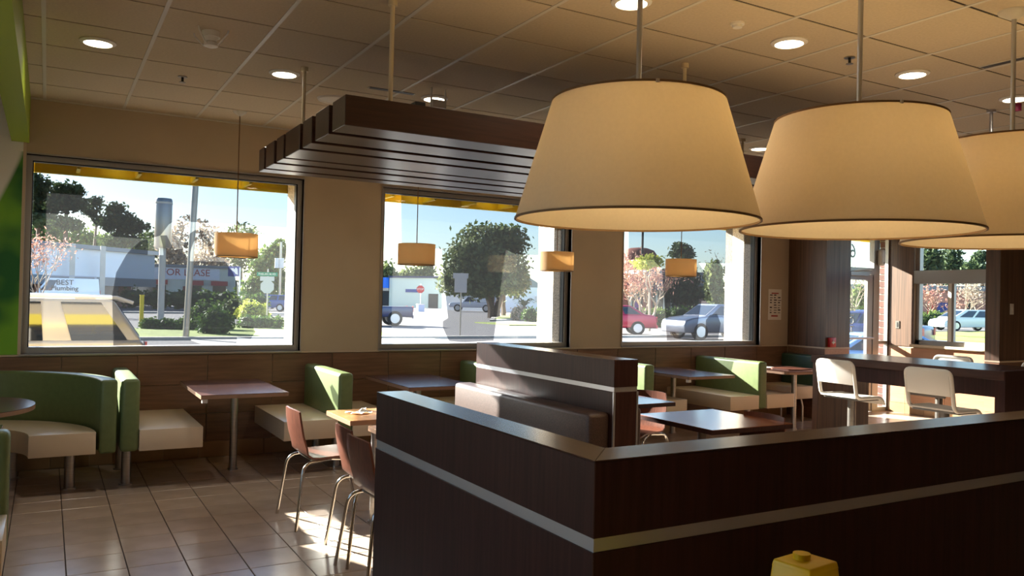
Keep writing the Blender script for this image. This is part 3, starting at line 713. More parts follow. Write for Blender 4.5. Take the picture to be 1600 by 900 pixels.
tag(MB().prism(rrect(7.95, 8.35, 6.90, 7.25, .05), tz, tz + .012).build('serving_tray', M['chairwood']), 'flat brown tray lying on the booth table by the pillar', 'tray')
tag(MB().prism([(7.80, 7.30), (8.12, 7.26), (8.16, 7.5), (7.85, 7.54)], tz, tz + .004).build('newspaper', M['paper']), 'folded paper lying on the booth table by the pillar', 'paper')
table('square_table', 'tan oak topped table in front of the farthest plywood chair', 1.71, 2.32, 5.02, 5.53, tz, M['oak'], M['edge'], [(1.98, 5.27)])
table('square_table', 'tan oak topped table peeking out behind the half wall end', 1.752, 2.36, 4.02, 4.80, tz, M['oak'], M['edge'], [(2.16, 4.42)])
table('large_table', 'large brown table nearest, right of the partition behind the half wall', 3.70, 4.44, 3.83, 4.60, tz, M['walnut2'], M['espresso'], [(3.98, 4.22)])
table('large_table', 'brown table behind the larger one, right of the partition', 3.72, 4.44, 5.02, 5.60, tz, M['walnut2'], M['espresso'], [(4.1, 5.3)])
t = MB()
n = 6
pv = [(1.80 + .14 * i / n + .02 * math.sin(j), 5.27 + .07 * j / n + .02 * math.cos(i * 1.3), tz + .003 + .012 * abs(math.sin(i * 1.1 + j * .7)) + (.02 if i > 4 and j > 3 else 0)) for i in range(n + 1) for j in range(n + 1)]
t.add(pv, [(i * (n + 1) + j, (i + 1) * (n + 1) + j, (i + 1) * (n + 1) + j + 1, i * (n + 1) + j + 1) for i in range(n) for j in range(n)])
tag(t.build('paper_napkin', M['paper'], smooth=True), 'crumpled white paper napkin on the tan oak table', 'napkin')
cx, cy = -.5, 6.58
table('round_table', 'round dark table in front of the curved green booth', cx - .44, cx + .44, cy - .5, cy + .5, tz, M['walnut'], M['edge'], [(cx, cy)], shape=[(cx + .45 * math.cos(a), cy + .52 * math.sin(a)) for a in np.linspace(0, 2 * math.pi, 49)[:-1]])
table('side_table', 'dark table edge just showing at the left edge of frame', -.9, -.205, 5.05, 5.62, tz, M['walnut'], M['edge'], [(-.6, 5.35)])
table('side_table', 'dark table at the left edge nearest the camera', -.9, -.175, 3.35, 3.98, tz, M['walnut'], M['edge'], [(-.6, 3.7)])

# ================================================================== BOOTH BENCHES
def bench(xc, label, left=True, right=True, yf=6.87, seatyf=6.87, top=.862):
    t = thing('booth_bench', label, 'bench', (xc, 7.4, 0), 'green and cream booth benches along the windows')
    MB().box(xc - .066, xc + .066, yf, 7.985, .30, top).build('back_panel', M['green'], t, bevel=.032, seg=4)
    if left: MB().box(xc - .535, xc - .068, seatyf, 7.985, .302, .466).build('seat', M['cream'], t, bevel=.004, seg=2)
    if right: MB().box(xc + .068, xc + .535, seatyf, 7.985, .302, .466).build('seat', M['cream'], t, bevel=.004, seg=2)
    for y in (7.12, 7.75):
        MB().cyl((xc, y), .036, .0, .31, 20).cyl((xc, y), .05, 0, .012, 20).build('leg', M['steel'], t, smooth=True)
    if left or right: MB().box(xc - (.45 if left else 0), xc + (.45 if right else 0), 7.10, 7.16, .285, .302).build('seat_support', M['black'], t)
    return t
bench(.582, 'upright green booth divider with one cream seat beside the curved booth', left=False)
bench(2.298, 'green booth bench with cream seats behind the farthest plywood chair')
bench(4.01, 'green booth bench mostly hidden behind the dark partition')
bench(5.712, 'green booth bench right of the dark partition, beside the nearer brown tables')
bench(7.445, 'sunlit green booth bench under the third window')
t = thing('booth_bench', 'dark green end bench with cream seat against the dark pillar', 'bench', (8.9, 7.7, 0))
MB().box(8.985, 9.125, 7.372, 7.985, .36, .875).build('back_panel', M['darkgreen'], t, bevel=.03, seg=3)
MB().box(8.52, 8.983, 7.40, 7.985, .302, .466).build('seat', M['cream'], t, bevel=.004)
MB().tube([(8.80, 7.44, .0), (8.80, 7.44, .20), (8.80, 7.47, .30)], .016, 10).build('leg', M['steel'], t, smooth=True)
MB().tube([(8.80, 7.80, .0), (8.80, 7.80, .302)], .016, 10).build('leg', M['steel'], t, smooth=True)
# curved booth
bx, by = -.61, 6.87
def arc(ri, ro, a0=0, a1=180, n=28, jog=0):
    o = [(bx + ro * math.cos(math.radians(a)), by + ro * math.sin(math.radians(a))) for a in np.linspace(a0, a1, n)]
    i = [(bx + ri * math.cos(math.radians(a)), by + ri * math.sin(math.radians(a))) for a in np.linspace(a1, a0, n)]
    return o + i
t = thing('curved_booth', 'semicircular green upholstered booth with cream curved seat in the corner', 'booth', (bx, by + .5, 0))
MB().prism(arc(.985, 1.10), .30, .86).build('curved_back', M['green'], t, bevel=.02, seg=3)
MB().prism(arc(.52, .96), .302, .468).build('curved_seat', M['cream'], t, bevel=.004)
for a in (14, 60, 120, 166):
    px, py = bx + .80 * math.cos(math.radians(a)), by + .95 * math.sin(math.radians(a)) * .98 if a in (60, 120) else by + .26
    MB().cyl((px + (.02 if a == 14 else 0), py), .037, 0, .304, 20).cyl((px + (.02 if a == 14 else 0), py), .052, 0, .012, 20).build('leg', M['steel'], t, smooth=True)
# near left booth
t = thing('booth_bench', 'green booth divider with cream seat cut by the left edge of frame', 'bench', (-.9, 4.3, 0))
MB().box(-1.70, -.135, 4.56, 4.69, .28, .86).build('back_panel', M['green'], t, bevel=.03, seg=3)
MB().box(-1.70, -.138, 4.09, 4.558, .302, .466).build('seat', M['cream'], t, bevel=.004)
MB().tube([(-.17, 4.62, .0), (-.17, 4.62, .29)], .016, 10).build('leg', M['steel'], t, smooth=True)
MB().cyl((-1.4, 4.35), .036, 0, .303, 16).build('leg', M['steel'], t, smooth=True)

# ================================================================== HIGH COUNTER and STOOLS
t = thing('high_counter', 'long dark wood high counter with glossy top near the entrance', 'counter', (7.4, 4.8, 0))
MB().box(6.98, 7.84, 3.82, 5.80, .955, 1.032).build('counter_top', M['espresso_cap'], t, bevel=.002, seg=1, smooth=False)
MB().box(7.06, 7.76, 3.90, 5.76, .80, .954).build('apron', M['espresso'], t)
MB().box(7.0, 7.82, 5.72, 5.79, 0, .954).build('end_panel', M['pillar_wood'], t)
MB().box(6.985, 7.83, 3.815, 3.90, 0, 1.034).build('end_panel', M['espresso'], t)
def stool(label):
    t = thing('bar_stool', label, 'stool', (0, 0, 0), 'white cantilever bar stools')
    # facing +x: loop frame of back and seat
    w, zs, zt = .205, .705, 1.035
    pts = []
    def rnd(p, r=.06):
        out = []
        for i, q in enumerate(p):
            A, B, Cq = Vector(p[i - 1]), Vector(q), Vector(p[(i + 1) % len(p)])
            if i in (0, len(p) - 1): out.append(B); continue
            s0 = B + (A - B).normalized() * r; s1 = B + (Cq - B).normalized() * r
            for u in np.linspace(0, 1, 6): out.append(s0 * (1 - u) ** 2 + B * 2 * u * (1 - u) + s1 * u * u)
        return out
    for s in (-1, 1):
        pass
    loop = rnd([(.44, -w + .02, zs - .045), (.38, -w, zs), (.06, -w, zs), (-.0, -w, zt), (-.0, w, zt), (.06, w, zs), (.38, w, zs), (.44, w - .02, zs - .045)], .055)
    MB().tube(loop, .017, 10).build('loop_frame', M['white'], t, smooth=True)
    MB().box(-.008, .008, -w + .01, w - .01, 0, .205).xf(Matrix.Translation((.028, 0, .828)) @ Matrix.Rotation(-.18, 4, 'Y')).build('backrest', M['white'], t, bevel=.006)
    sm = MB(); pr = [(.05, zs + .012), (.20, zs + .004), (.36, zs + .010), (.42, zs - .012), (.455, zs - .06)]
    v = []; 
    for x, z in pr:
        for s in (-1, 1): v += [(x, s * (w - .004), z), (x, s * (w - .004), z - .014)]
    f = []
    for i in range(len(pr) - 1):
        a0 = i * 4; b0 = a0 + 4; f += [(a0, a0 + 2, b0 + 2, b0), (a0 + 1, b0 + 1, b0 + 3, a0 + 3), (a0, b0, b0 + 1, a0 + 1), (a0 + 2, a0 + 3, b0 + 3, b0 + 2)]
    f += [(0, 1, 3, 2), (len(v) - 4, len(v) - 2, len(v) - 1, len(v) - 3)]
    sm.add(v, f).build('seat', M['white'], t, smooth=True)
    MB().tube([(.24, 0, .0), (.24, 0, zs - .01)], .037, 20).build('post', M['steel'], t, smooth=True)
    MB().lathe([(.0001, .0), (.20, .0), (.20, .008), (.05, .022), (.04, .03)], 32, (.24, 0, 0)).build('base', M['steel'], t, smooth=True)
    MB().box(.10, .36, -w, w, zs - .025, zs - .012).build('seat_plate', M['steel'], t)
    return t
s0 = stool('white cantilever bar stool at the far left end of the high counter'); place(s0, (6.40, 5.05, 0), -.05)
dup(s0, (6.40, 4.13, 0), -.03, 'white cantilever bar stool nearest, left side of the high counter')
dup(s0, (8.40, 5.13, 0), math.pi, 'white bar stool behind the high counter facing the camera side')
dup(s0, (8.42, 4.22, 0), math.pi, 'white bar stool behind the counter cut by the right edge')

# ================================================================== WALL FITTINGS, SIGN
t = thing('fire_alarm_pull', 'small red fire alarm pull station on the dark pillar', 'alarm', (9.245, PY - .02, .99))
MB().box(9.185, 9.305, PY - .045, PY - .001, .99, 1.12).build('housing', M['redplastic'], t, bevel=.006)
MB().box(9.215, 9.275, PY - .055, PY - .046, 1.045, 1.065).build('pull_handle', M['white'], t); MB().box(9.24, 9.25, PY - .05, PY - .046, 1.03, 1.09).build('pull_bar', M['white'], t)
nt_ = thing('wall_notice', 'white printed notice sheet taped to the beige wall by the third window', 'notice', (8.875, D - .004, 1.335))
MB().box(8.74, 9.0, D - .004, D - .001, 1.335, 1.765).build('sheet', M['paper'], nt_)
ik = MB(); rk = MB(); rk.box(8.80, 8.94, D - .0055, D - .004, 1.70, 1.715).box(8.80, 8.93, D - .0055, D - .004, 1.38, 1.40)
for z in np.arange(1.43, 1.68, .035):
    for x in (8.77, 8.85, 8.93):
        if random.random() < .8: ik.box(x, x + .03 + .03 * random.random(), D - .0055, D - .004, z, z + .008 + .01 * random.random())
ik.build('printed_lines', M['ink'], nt_); rk.build('red_headings', M['redink'], nt_)
t = thing('light_switch', 'pale light switch plate on the dark wing wall at the right', 'switch', (9.35, 5.04, 1.5))
MB().box(9.315, 9.385, 5.043, 5.0495, 1.50, 1.62).build('plate', M['whiteplastic'], t, bevel=.002); MB().box(9.34, 9.36, 5.036, 5.043, 1.54, 1.58).build('toggle', M['whiteplastic'], t)
t = thing('wall_outlet', 'small outlet plate on the sunlit panel beside the entrance door', 'outlet', (XR - .015, 7.535, 1.24))
MB().box(XR - .02, XR - .0125, 7.505, 7.565, 1.24, 1.35).build('plate', M['steel'], t); MB().box(XR - .024, XR - .02, 7.525, 7.545, 1.26, 1.33).build('socket', M['black'], t)
t = thing('door_sensor', 'white rounded sensor unit mounted on the entrance door post', 'sensor', (10.70, YD - .05, 2.16))
MB().box(10.655, 10.755, YD - .09, YD - .001, 2.16, 2.40).build('housing', M['whiteplastic'], t, bevel=.035, seg=4)
MB().box(10.69, 10.72, YD - .094, YD - .089, 2.19, 2.21).build('lens', M['steel'], t)
t = thing('caution_sign', 'yellow plastic caution floor sign standing before the half wall', 'sign', (1.545, 1.29, 0))
def frus(c, a0, b0, z0, a1, b1, z1, rot):
    v = [(x * a / 2, y * b / 2, z) for a, b, z in ((a0, b0, z0), (a1, b1, z1)) for x, y in ((-1, -1), (1, -1), (1, 1), (-1, 1))]
    m = MB().add(v, [(0, 3, 2, 1), (4, 5, 6, 7), (0, 1, 5, 4), (1, 2, 6, 5), (2, 3, 7, 6), (3, 0, 4, 7)])
    return m.xf(Matrix.Translation((c[0], c[1], 0)) @ Matrix.Rotation(rot, 4, 'Z'))
frus((1.545, 1.29), .30, .26, 0, .115, .10, .955, .12).build('body', M['yellow'], t, bevel=.006, seg=3)
frus((1.545, 1.29), .118, .103, .944, .110, .096, .962, .12).build('top_lip', M['yellow'], t, bevel=.004)
MB().cyl((1.545, 1.30), .020, .958, .975, 16).build('top_knob', M['yellow'], t, smooth=True)
# ================================================================== OUTSIDE: ground
GZ = -0.10
def ground(name, x0, x1, y0, y1, z, m): return struct(name, MB().box(x0, x1, y0, y1, z - .1, z), m)
ground('asphalt_lot', -250, 450, 8.21, 420, GZ, M['asphalt'])
ground('asphalt_lot_side', 11.15, 450, -150, 8.21, GZ, M['asphalt'])
ground('asphalt_lot_left', -250, -1.95, -150, 8.21, GZ, M['asphalt'])
ground('sidewalk', -3, 12.6, 8.5, 9.9, GZ + .04, M['concrete'])
ground('concrete_apron', 4.2, 13, 24.5, 29.0, GZ + .03, M['concrete'])
ground('kerb_strip', -14, 30, 28.9, 29.3, GZ + .10, M['concrete'])
ground('lawn_strip', -14, 12.5, 29.3, 36.5, GZ + .08, M['grass'])
ground('lawn_far', 6.8, 10.6, 36.5, 40.5, GZ + .06, M['grass'])
ground('road_median', -30, 22, 62, 63, GZ + .12, M['concrete'])
struct('corner_island', MB().prism([(27, 50), (30, 52), (44, 60), (62, 64), (90, 90), (58, 92), (36, 66)], GZ, GZ + .1), M['concrete'])
struct('corner_lawn', MB().prism([(28.2, 51.5), (43.5, 60.8), (61, 65), (86, 90), (58, 90), (36.5, 65)], GZ, GZ + .14), M['grass'])
ground('lot_kerb', 24, 60, 42, 46.5, GZ + .06, M['grass'])
ground('side_lawn', 40, 75, 21, 33, GZ + .05, M['grass'])

# ================================================================== vegetation
def leaf_cloud(blobs, n, size, shell=.55, flat=1.0):
    tot = sum(b[3] * b[4] * b[5] for b in blobs); V = []
    for (x, y, z, rx, ry, rz) in blobs:
        k = max(8, int(n * rx * ry * rz / tot))
        d = rng.normal(size=(k, 3)); d /= np.linalg.norm(d, axis=1)[:, None]
        r = shell + (1 - shell) * rng.random(k) ** .6; r *= 1 + .18 * rng.normal(size=k)
        c = d * r[:, None] * np.array([rx, ry, rz]) + np.array([x, y, z])
        a = rng.normal(size=(k, 3)); a /= np.linalg.norm(a, axis=1)[:, None]
        b = rng.normal(size=(k, 3)); b -= a * (a * b).sum(1)[:, None]; b /= np.linalg.norm(b, axis=1)[:, None]
        s = size * (.6 + .8 * rng.random(k))[:, None]
        V.append(np.stack([c - a * s, c + b * s * .55, c + a * s, c - b * s * .55], 1).reshape(-1, 3))
    V = np.concatenate(V); nq = len(V) // 4
    mb = MB(); mb.v = V.tolist(); mb.f = [(4 * i, 4 * i + 1, 4 * i + 2, 4 * i + 3) for i in range(nq)]
    return mb
def limb(p, q, r0, r1, mb, wob=.06, n=5):
    p, q = Vector(p), Vector(q); L = (q - p).length
    pts = [p.lerp(q, i / (n - 1)) + (Vector(rng.normal(size=3)) * L * wob * (0 < i < n - 1)) for i in range(n)]
    mb.tube(pts, [r0 + (r1 - r0) * i / (n - 1) for i in range(n)], 6); return pts
def tree(name, label, base, height, crown, n, leaf, bark, size=.3, trunk_r=.2, stems=1, group=None, shell=.45, cat='tree', pine=False):
    """crown: list of (dx, dz, rx, rz) relative to the base, metres"""
    b = Vector(base); t = thing(name, label, cat, b, group)
    bl = [(b.x + dx, b.y + rng.uniform(-.4, .4) * rx, b.z + dz, rx, rx * .9, rz) for dx, dz, rx, rz in crown]
    mb = MB(); top = max(crown, key=lambda c: c[1])
    for s in range(stems):
        off = Vector((rng.uniform(-.25, .25) * stems * .5, rng.uniform(-.2, .2), 0)) if stems > 1 else Vector((0, 0, 0))
        fork = b + off + Vector((off.x * 2, 0, crown[0][1] * (.55 if not pine else .8)))
        limb(b + off - Vector((0, 0, .1)), fork, trunk_r, trunk_r * .7, mb, .02)
        for (x, y, z, rx, ry, rz) in bl[s::stems]:
            limb(fork, (x, y, z), trunk_r * .6, trunk_r * .15, mb)
            for q in range(2): limb((fork.x * .4 + x * .6, fork.y * .4 + y * .6, fork.z * .4 + z * .6), (x + rng.uniform(-.8, .8) * rx, y, z + rng.uniform(-.5, .8) * rz), trunk_r * .22, trunk_r * .06, mb)
    mb.build('trunk', bark, t, smooth=True)
    o = leaf_cloud(bl, int(n * (1.25 if pine else 1.3)), size * (.66 if pine else .75), .15 if pine else .35).build('foliage', leaf, t); o['kind'] = 'stuff'
    return t
def bare_tree(name, label, base, height, spread, leaf, bark, n=500, size=.12, stems=3, r=.1, group=None):
    b = Vector(base); t = thing(name, label, 'tree', b, group); mb = MB(); tips = []
    def grow(p, d, L, r0, lev):
        q = p + d * L; pts = limb(p, q, r0, r0 * .6, mb, .05, 4)
        if lev == 0: tips.append(q); return
        for _ in range(3 if lev > 1 else 4):
            nd = (d + Vector((rng.normal() * .5 * spread, rng.normal() * .4 * spread, rng.normal() * .22 + .12))).normalized()
            grow(pts[-1 if rng.random() < .7 else -2], nd, L * rng.uniform(.6, .85), r0 * .55, lev - 1)
    for s in range(stems):
        d = Vector(((s - (stems - 1) / 2) * .28 * spread, rng.uniform(-.15, .15), 1)).normalized()
        grow(b - Vector((0, 0, .1)) + Vector(((s - (stems - 1) / 2) * r * 1.5, 0, 0)), d, height * .36, r, 3)
    mb.build('trunk', bark, t)
    tp = np.array([tuple(q) for q in tips]); k = rng.integers(0, len(tp), n); c = tp[k] + rng.normal(size=(n, 3)) * height * .06
    bl = [(x, y, z, size, size, size) for x, y, z in c]
    V = []
    a = rng.normal(size=(n, 3)); a /= np.linalg.norm(a, axis=1)[:, None]; bb = np.cross(a, rng.normal(size=(n, 3))); bb /= np.linalg.norm(bb, axis=1)[:, None]
    s = size * (.5 + rng.random(n))[:, None]
    V = np.stack([c - a * s, c + bb * s * .3, c + a * s, c - bb * s * .3], 1).reshape(-1, 3)
    m2 = MB(); m2.v = V.tolist(); m2.f = [(4 * i, 4 * i + 1, 4 * i + 2, 4 * i + 3) for i in range(n)]
    m2.build('twigs', leaf, t)['kind'] = 'stuff'
    return t
def gp(u, d):        # ground point under column u at forward depth d
    p = at(u, 450, d); return (p.x, p.y, GZ)
def tree_px(name, label, u, d, blobs, n, leaf, bark, size=.3, trunk_r=.2, **k):
    """blobs in photo pixels (u, v, half width, half height) turned into metres at depth d"""
    b = Vector(gp(u, d)); cr = []
    for bu, bv, hw, hh in blobs:
        p = at(bu, bv, d); cr.append((p.x - b.x if True else 0, p.z - GZ, hw * d / F, hh * d / F))
    return tree(name, label, b, 0, cr, n, leaf, bark, size, trunk_r, **k)
T = 'trees beyond the street'
tree_px('pine_tree', 'tall dark pine at the left edge of the first window', 58, 96, [(60, 300, 26, 26), (55, 335, 22, 18), (80, 318, 18, 22), (48, 283, 16, 14), (70, 345, 24, 14)], 2600, M['pine'], M['bark'], .42, .28, group=T, pine=True)
tree_px('pine_tree', 'round topped pine, second from left in the first window', 100, 92, [(103, 300, 22, 16), (118, 298, 15, 13), (95, 320, 24, 12), (120, 318, 20, 12), (104, 350, 24, 12)], 2400, M['pine'], M['bark'], .4, .3, group=T, pine=True)
tree_px('pine_tree', 'thin pine with a small tuft in the first window', 148, 106, [(150, 316, 11, 11), (142, 332, 14, 9), (158, 345, 15, 9)], 900, M['pine'], M['bark'], .36, .22, group=T, pine=True)
tree_px('pine_tree', 'broad leaning pine left of the grey cylinder pole', 182, 98, [(180, 326, 17, 11), (192, 345, 24, 13), (205, 356, 20, 11), (172, 350, 18, 14), (225, 352, 14, 8), (190, 376, 30, 12)], 2600, M['pine'], M['bark'], .4, .3, group=T, pine=True)
for k, (u, v, hw, hh, l) in enumerate(((70, 368, 30, 20, 'pale green broadleaf tree low behind the reddish bare tree'), (120, 372, 30, 18, 'pale green broadleaf tree above the white fascia building'), (165, 382, 30, 16, 'green broadleaf tree behind the right end of the white fascia building'), (228, 385, 34, 24, 'green broadleaf tree behind the grey cylinder pole'))):
    tree_px('broadleaf_tree', l, u, 104 + 13 * k, [(u, v, hw, hh), (u - 14, v + 8, hw * .7, hh * .7), (u + 14, v + 6, hw * .7, hh * .7)], 1300, M['leafgreen'], M['bark'], .5, .25, group=T)
tree_px('broadleaf_tree', 'wispy half bare tree between the two poles', 275, 118, [(278, 372, 20, 24), (268, 390, 22, 20), (292, 345, 12, 10), (275, 412, 30, 14)], 700, M['twig'], M['bark'], .5, .3, group=T)
tree_px('broadleaf_tree', 'half bare tree right of the leaning light pole', 318, 138, [(312, 350, 16, 10), (330, 372, 26, 22), (318, 405, 34, 16), (345, 400, 20, 20)], 900, M['twig'], M['bark'], .5, .3, group=T)
tree_px('broadleaf_tree', 'sparse tree directly behind the first drum pendant', 376, 156, [(378, 362, 26, 14), (370, 385, 26, 16), (388, 405, 24, 20), (360, 415, 26, 16)], 1100, M['oakleaf'], M['bark'], .5, .3, group=T)
tree_px('broadleaf_tree', 'sunny green tree behind the street name sign', 415, 78, [(412, 425, 22, 26), (428, 405, 20, 22), (440, 390, 14, 18), (400, 452, 26, 16), (436, 440, 16, 24)], 2600, M['leafgreen'], M['bark'], .34, .3, group=T)
bare_tree('bare_tree', 'reddish bare tree at the left of the first window', gp(60, 50), 5.0, .55, M['pinkleaf'], M['twig'], 800, .11, 3, .06)
tree_px('live_oak', 'large spreading live oak on the corner island in the second window', 772, 66, [(762, 372, 40, 22), (715, 395, 34, 20), (800, 375, 36, 22), (745, 410, 44, 26), (805, 415, 34, 30), (700, 425, 30, 28), (765, 440, 44, 22), (820, 440, 22, 24), (685, 445, 22, 18), (730, 450, 36, 16), (800, 362, 30, 12)], 9000, M['oakleaf'], M['bark'], .26, .30, stems=3)
tree_px('live_oak', 'slim trunked oak right of the big live oak', 787, 70, [(790, 430, 22, 18), (800, 445, 24, 14), (778, 445, 18, 12)], 1500, M['oakleaf'], M['bark'], .26, .24)
tree_px('broadleaf_tree', 'grey green tree behind the blue roofed shop', 605, 150, [(606, 428, 14, 20), (598, 436, 12, 14), (616, 436, 12, 12)], 700, M['oakleaf'], M['bark'], .6, .35, group=T)
tree_px('broadleaf_tree', 'half bare trees line behind the pale green shop', 645, 160, [(640, 428, 20, 10), (660, 425, 18, 12), (628, 436, 16, 8), (672, 420, 12, 16)], 900, M['oakleaf'], M['bark'], .6, .35, group=T)
bare_tree('crape_myrtle', 'crape myrtle with pale trunks and pinkish seed heads before the brick shop', gp(1004, 50), 4.6, 1.15, M['pinkleaf'], M['palebark'], 1500, .12, 4, .11)
tree_px('broadleaf_tree', 'yellow green thin crown above the crape myrtle', 1015, 45, [(1018, 408, 22, 10), (1000, 412, 18, 9)], 500, M['yellowleaf'], M['palebark'], .16, .1, group=T)
tree_px('pine_tree', 'single dark pine behind the fourth drum pendant', 1062, 90, [(1062, 390, 17, 9), (1055, 398, 16, 7), (1072, 398, 16, 7), (1062, 383, 9, 5)], 1200, M['pine'], M['bark'], .34, .25, group=T, pine=True)
tree_px('broadleaf_tree', 'dark evergreen mass behind the grey car', 1068, 66, [(1068, 432, 30, 26), (1050, 445, 22, 22), (1086, 445, 20, 24), (1070, 460, 36, 16)], 2600, M['pine'], M['bark'], .3, .25, group=T)
bare_tree('bare_tree', 'leafless tree against sky at the right of the third window', gp(1127, 60), 5.4, .9, M['twig'], M['bark'], 300, .10, 1, .13)
tree_px('willow_tree', 'pale weeping tree at the right of the third window', 1118, 58, [(1116, 425, 16, 18), (1108, 445, 12, 20), (1126, 450, 14, 22), (1114, 465, 14, 14)], 1400, M['oakleaf'], M['bark'], .22, .18)
for u, l, bl in ((1450, 'left pine of the row beyond the side window', [(1452, 398, 20, 14), (1440, 410, 18, 14), (1462, 412, 18, 14), (1450, 430, 26, 16)]), (1486, 'tall middle pine of the row beyond the side window', [(1485, 396, 17, 10), (1478, 412, 20, 14), (1496, 412, 14, 12), (1488, 430, 26, 16)]),
                 (1532, 'right pine of the row beyond the side window', [(1532, 405, 14, 10), (1545, 400, 14, 12), (1522, 418, 20, 10), (1540, 430, 30, 14)]), (1508, 'lower pines between two taller ones beyond the side window', [(1508, 416, 14, 8), (1510, 432, 22, 12)]), (1345, 'green tree beyond the entrance door', [(1340, 468, 16, 20), (1362, 470, 14, 18), (1345, 480, 26, 14)])):
    tree_px('pine_tree' if u != 1345 else 'broadleaf_tree', l, u, {1450: 100, 1486: 114, 1532: 108, 1508: 126, 1345: 60}[u], bl, 1500, M['leafgreen'] if u == 1345 else M['pine'], M['bark'], .42 if u != 1345 else .25, .3, group=T, pine=u != 1345)
bare_tree('bare_tree', 'pinkish leafless tree behind the left pane of the side window', gp(1458, 71), 4.2, 1.3, M['pinkleaf'], M['twig'], 900, .13, 3, .09)
bare_tree('bare_tree', 'greyish leafless tree behind the right pane of the side window', gp(1515, 78), 4.6, 1.4, M['twig'], M['twig'], 900, .13, 3, .10)
bare_tree('bare_tree', 'leafless tree seen through the entrance door glass', gp(1336, 50), 4.4, 1.0, M['twig'], M['twig'], 400, .12, 2, .09)
# hedges and bushes
def hedge(name, label, c, sx, sy, h, n, leaf, size=.12, rot=0, round_=False, cat='hedge'):
    if round_: bl = [(0, 0, h * .5, sx / 2, sy / 2, h * .52), (sx * .2, 0, h * .42, sx * .32, sy * .4, h * .42), (-sx * .2, 0, h * .4, sx * .32, sy * .4, h * .42)]
    else:
        k = max(2, int(sx / max(h, .6))); bl = [((i + .5) / k * sx - sx / 2, 0, h * .5, sx / k * .62, sy / 2, h * .52) for i in range(k)]
    mb = leaf_cloud(bl, n, size, .6).xf(Matrix.Translation(c) @ Matrix.Rotation(rot, 4, 'Z'))
    t = thing(name, label, cat, c); mb.build('foliage', leaf, t)['kind'] = 'stuff'
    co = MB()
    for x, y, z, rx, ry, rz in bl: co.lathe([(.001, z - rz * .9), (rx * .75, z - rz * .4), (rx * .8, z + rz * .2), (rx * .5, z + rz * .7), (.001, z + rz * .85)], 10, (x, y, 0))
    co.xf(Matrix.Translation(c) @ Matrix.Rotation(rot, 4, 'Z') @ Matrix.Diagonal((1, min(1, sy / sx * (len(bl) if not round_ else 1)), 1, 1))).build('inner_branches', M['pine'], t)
    return t
def hedge_px(name, label, u0, u1, vtop, vbot, d, leaf, n=900, size=.12, round_=False, cat='hedge', sy=None):
    a, b = at(u0, vbot, d), at(u1, vbot, d); c = (a + b) / 2; h = (vbot - vtop) * d / F + c.z - GZ
    return hedge(name, label, (c.x, c.y, GZ), (b - a).length, sy or max(h, .8), h, n, leaf, size, math.atan2(b.y - a.y, b.x - a.x), round_, cat)
hedge_px('low_hedge', 'low dark clipped hedge along the lawn behind the tan car', 222, 322, 498, 517, 33, M['bushleaf'], 1800, .07)
hedge_px('street_hedge', 'long dark hedge across the street below the for lease banner', 190, 372, 453, 474, 70, M['bushleaf'], 1800, .16)
hedge_px('dark_hedge', 'rounded dark hedge left of the parked blue car', 372, 416, 459, 478, 60, M['bushleaf'], 900, .13)
hedge_px('round_bush', 'large rounded green bush right of the leaning light pole', 296, 345, 471, 502, 34, M['bushleaf'], 1500, .08, True, 'bush')
hedge_px('round_bush', 'second rounded bush overlapping in front of the first', 312, 362, 483, 516, 30.3, M['bushleaf'], 1500, .08, True, 'bush')
hedge_px('feathery_bush', 'sunny yellow green bush by the street name sign', 372, 416, 472, 500, 44, M['yellowleaf'], 1100, .13, True, 'bush')
hedge_px('round_bush', 'small pale bush behind the sunny yellow green bush', 345, 400, 464, 482, 50, M['leafgreen'], 900, .12, True, 'bush')
hedge_px('ground_cover', 'low grey green ground cover inside the kerb corner', 374, 442, 494, 508, 36, M['bushleaf'], 900, .09)
hedge_px('clipped_hedge', 'bright green clipped hedge behind the red car', 1002, 1046, 483, 501, 52, M['leafgreen'], 1400, .11)
hedge_px('clipped_hedge', 'dark clipped hedge behind the grey car', 1046, 1140, 480, 502, 54, M['bushleaf'], 1400, .11)
hedge_px('clipped_hedge', 'clipped green hedge behind the white minivan', 1415, 1476, 487, 506, 64, M['leafgreen'], 1400, .12)
hedge_px('white_bush', 'pale flowering bush under the sago palm', 798, 822, 479, 492, 60, M['twig'], 700, .1, True, 'bush')
hedge_px('round_bush', 'dark low bush right of the sago palm trunk', 816, 840, 480, 493, 58, M['bushleaf'], 600, .1, True, 'bush')
# sago palm
sg = at(819, 479, 62); t = thing('sago_palm', 'sago palm with arching fronds on the corner island', 'palm', (sg.x, sg.y, GZ))
MB().tube([(sg.x, sg.y, GZ), (sg.x, sg.y, sg.z)], [.3, .22], 8).build('trunk', M['bark'], t)
for k in range(22):
    a = 2 * math.pi * k / 22; L = rng.uniform(.8, 1.1); up = rng.uniform(.25, .8); m = MB(); pts = [Vector((sg.x + math.cos(a) * L * s, sg.y + math.sin(a) * L * s, sg.z + up * math.sin(s * 2.2))) for s in np.linspace(0, 1, 5)]
    sd = Vector((-math.sin(a), math.cos(a), 0)) * .08
    v = [p + sd * q for p in pts for q in (-1, 1)]; m.add(v, [(2 * i, 2 * i + 1, 2 * i + 3, 2 * i + 2) for i in range(4)]).build('frond', M['pine'], t)

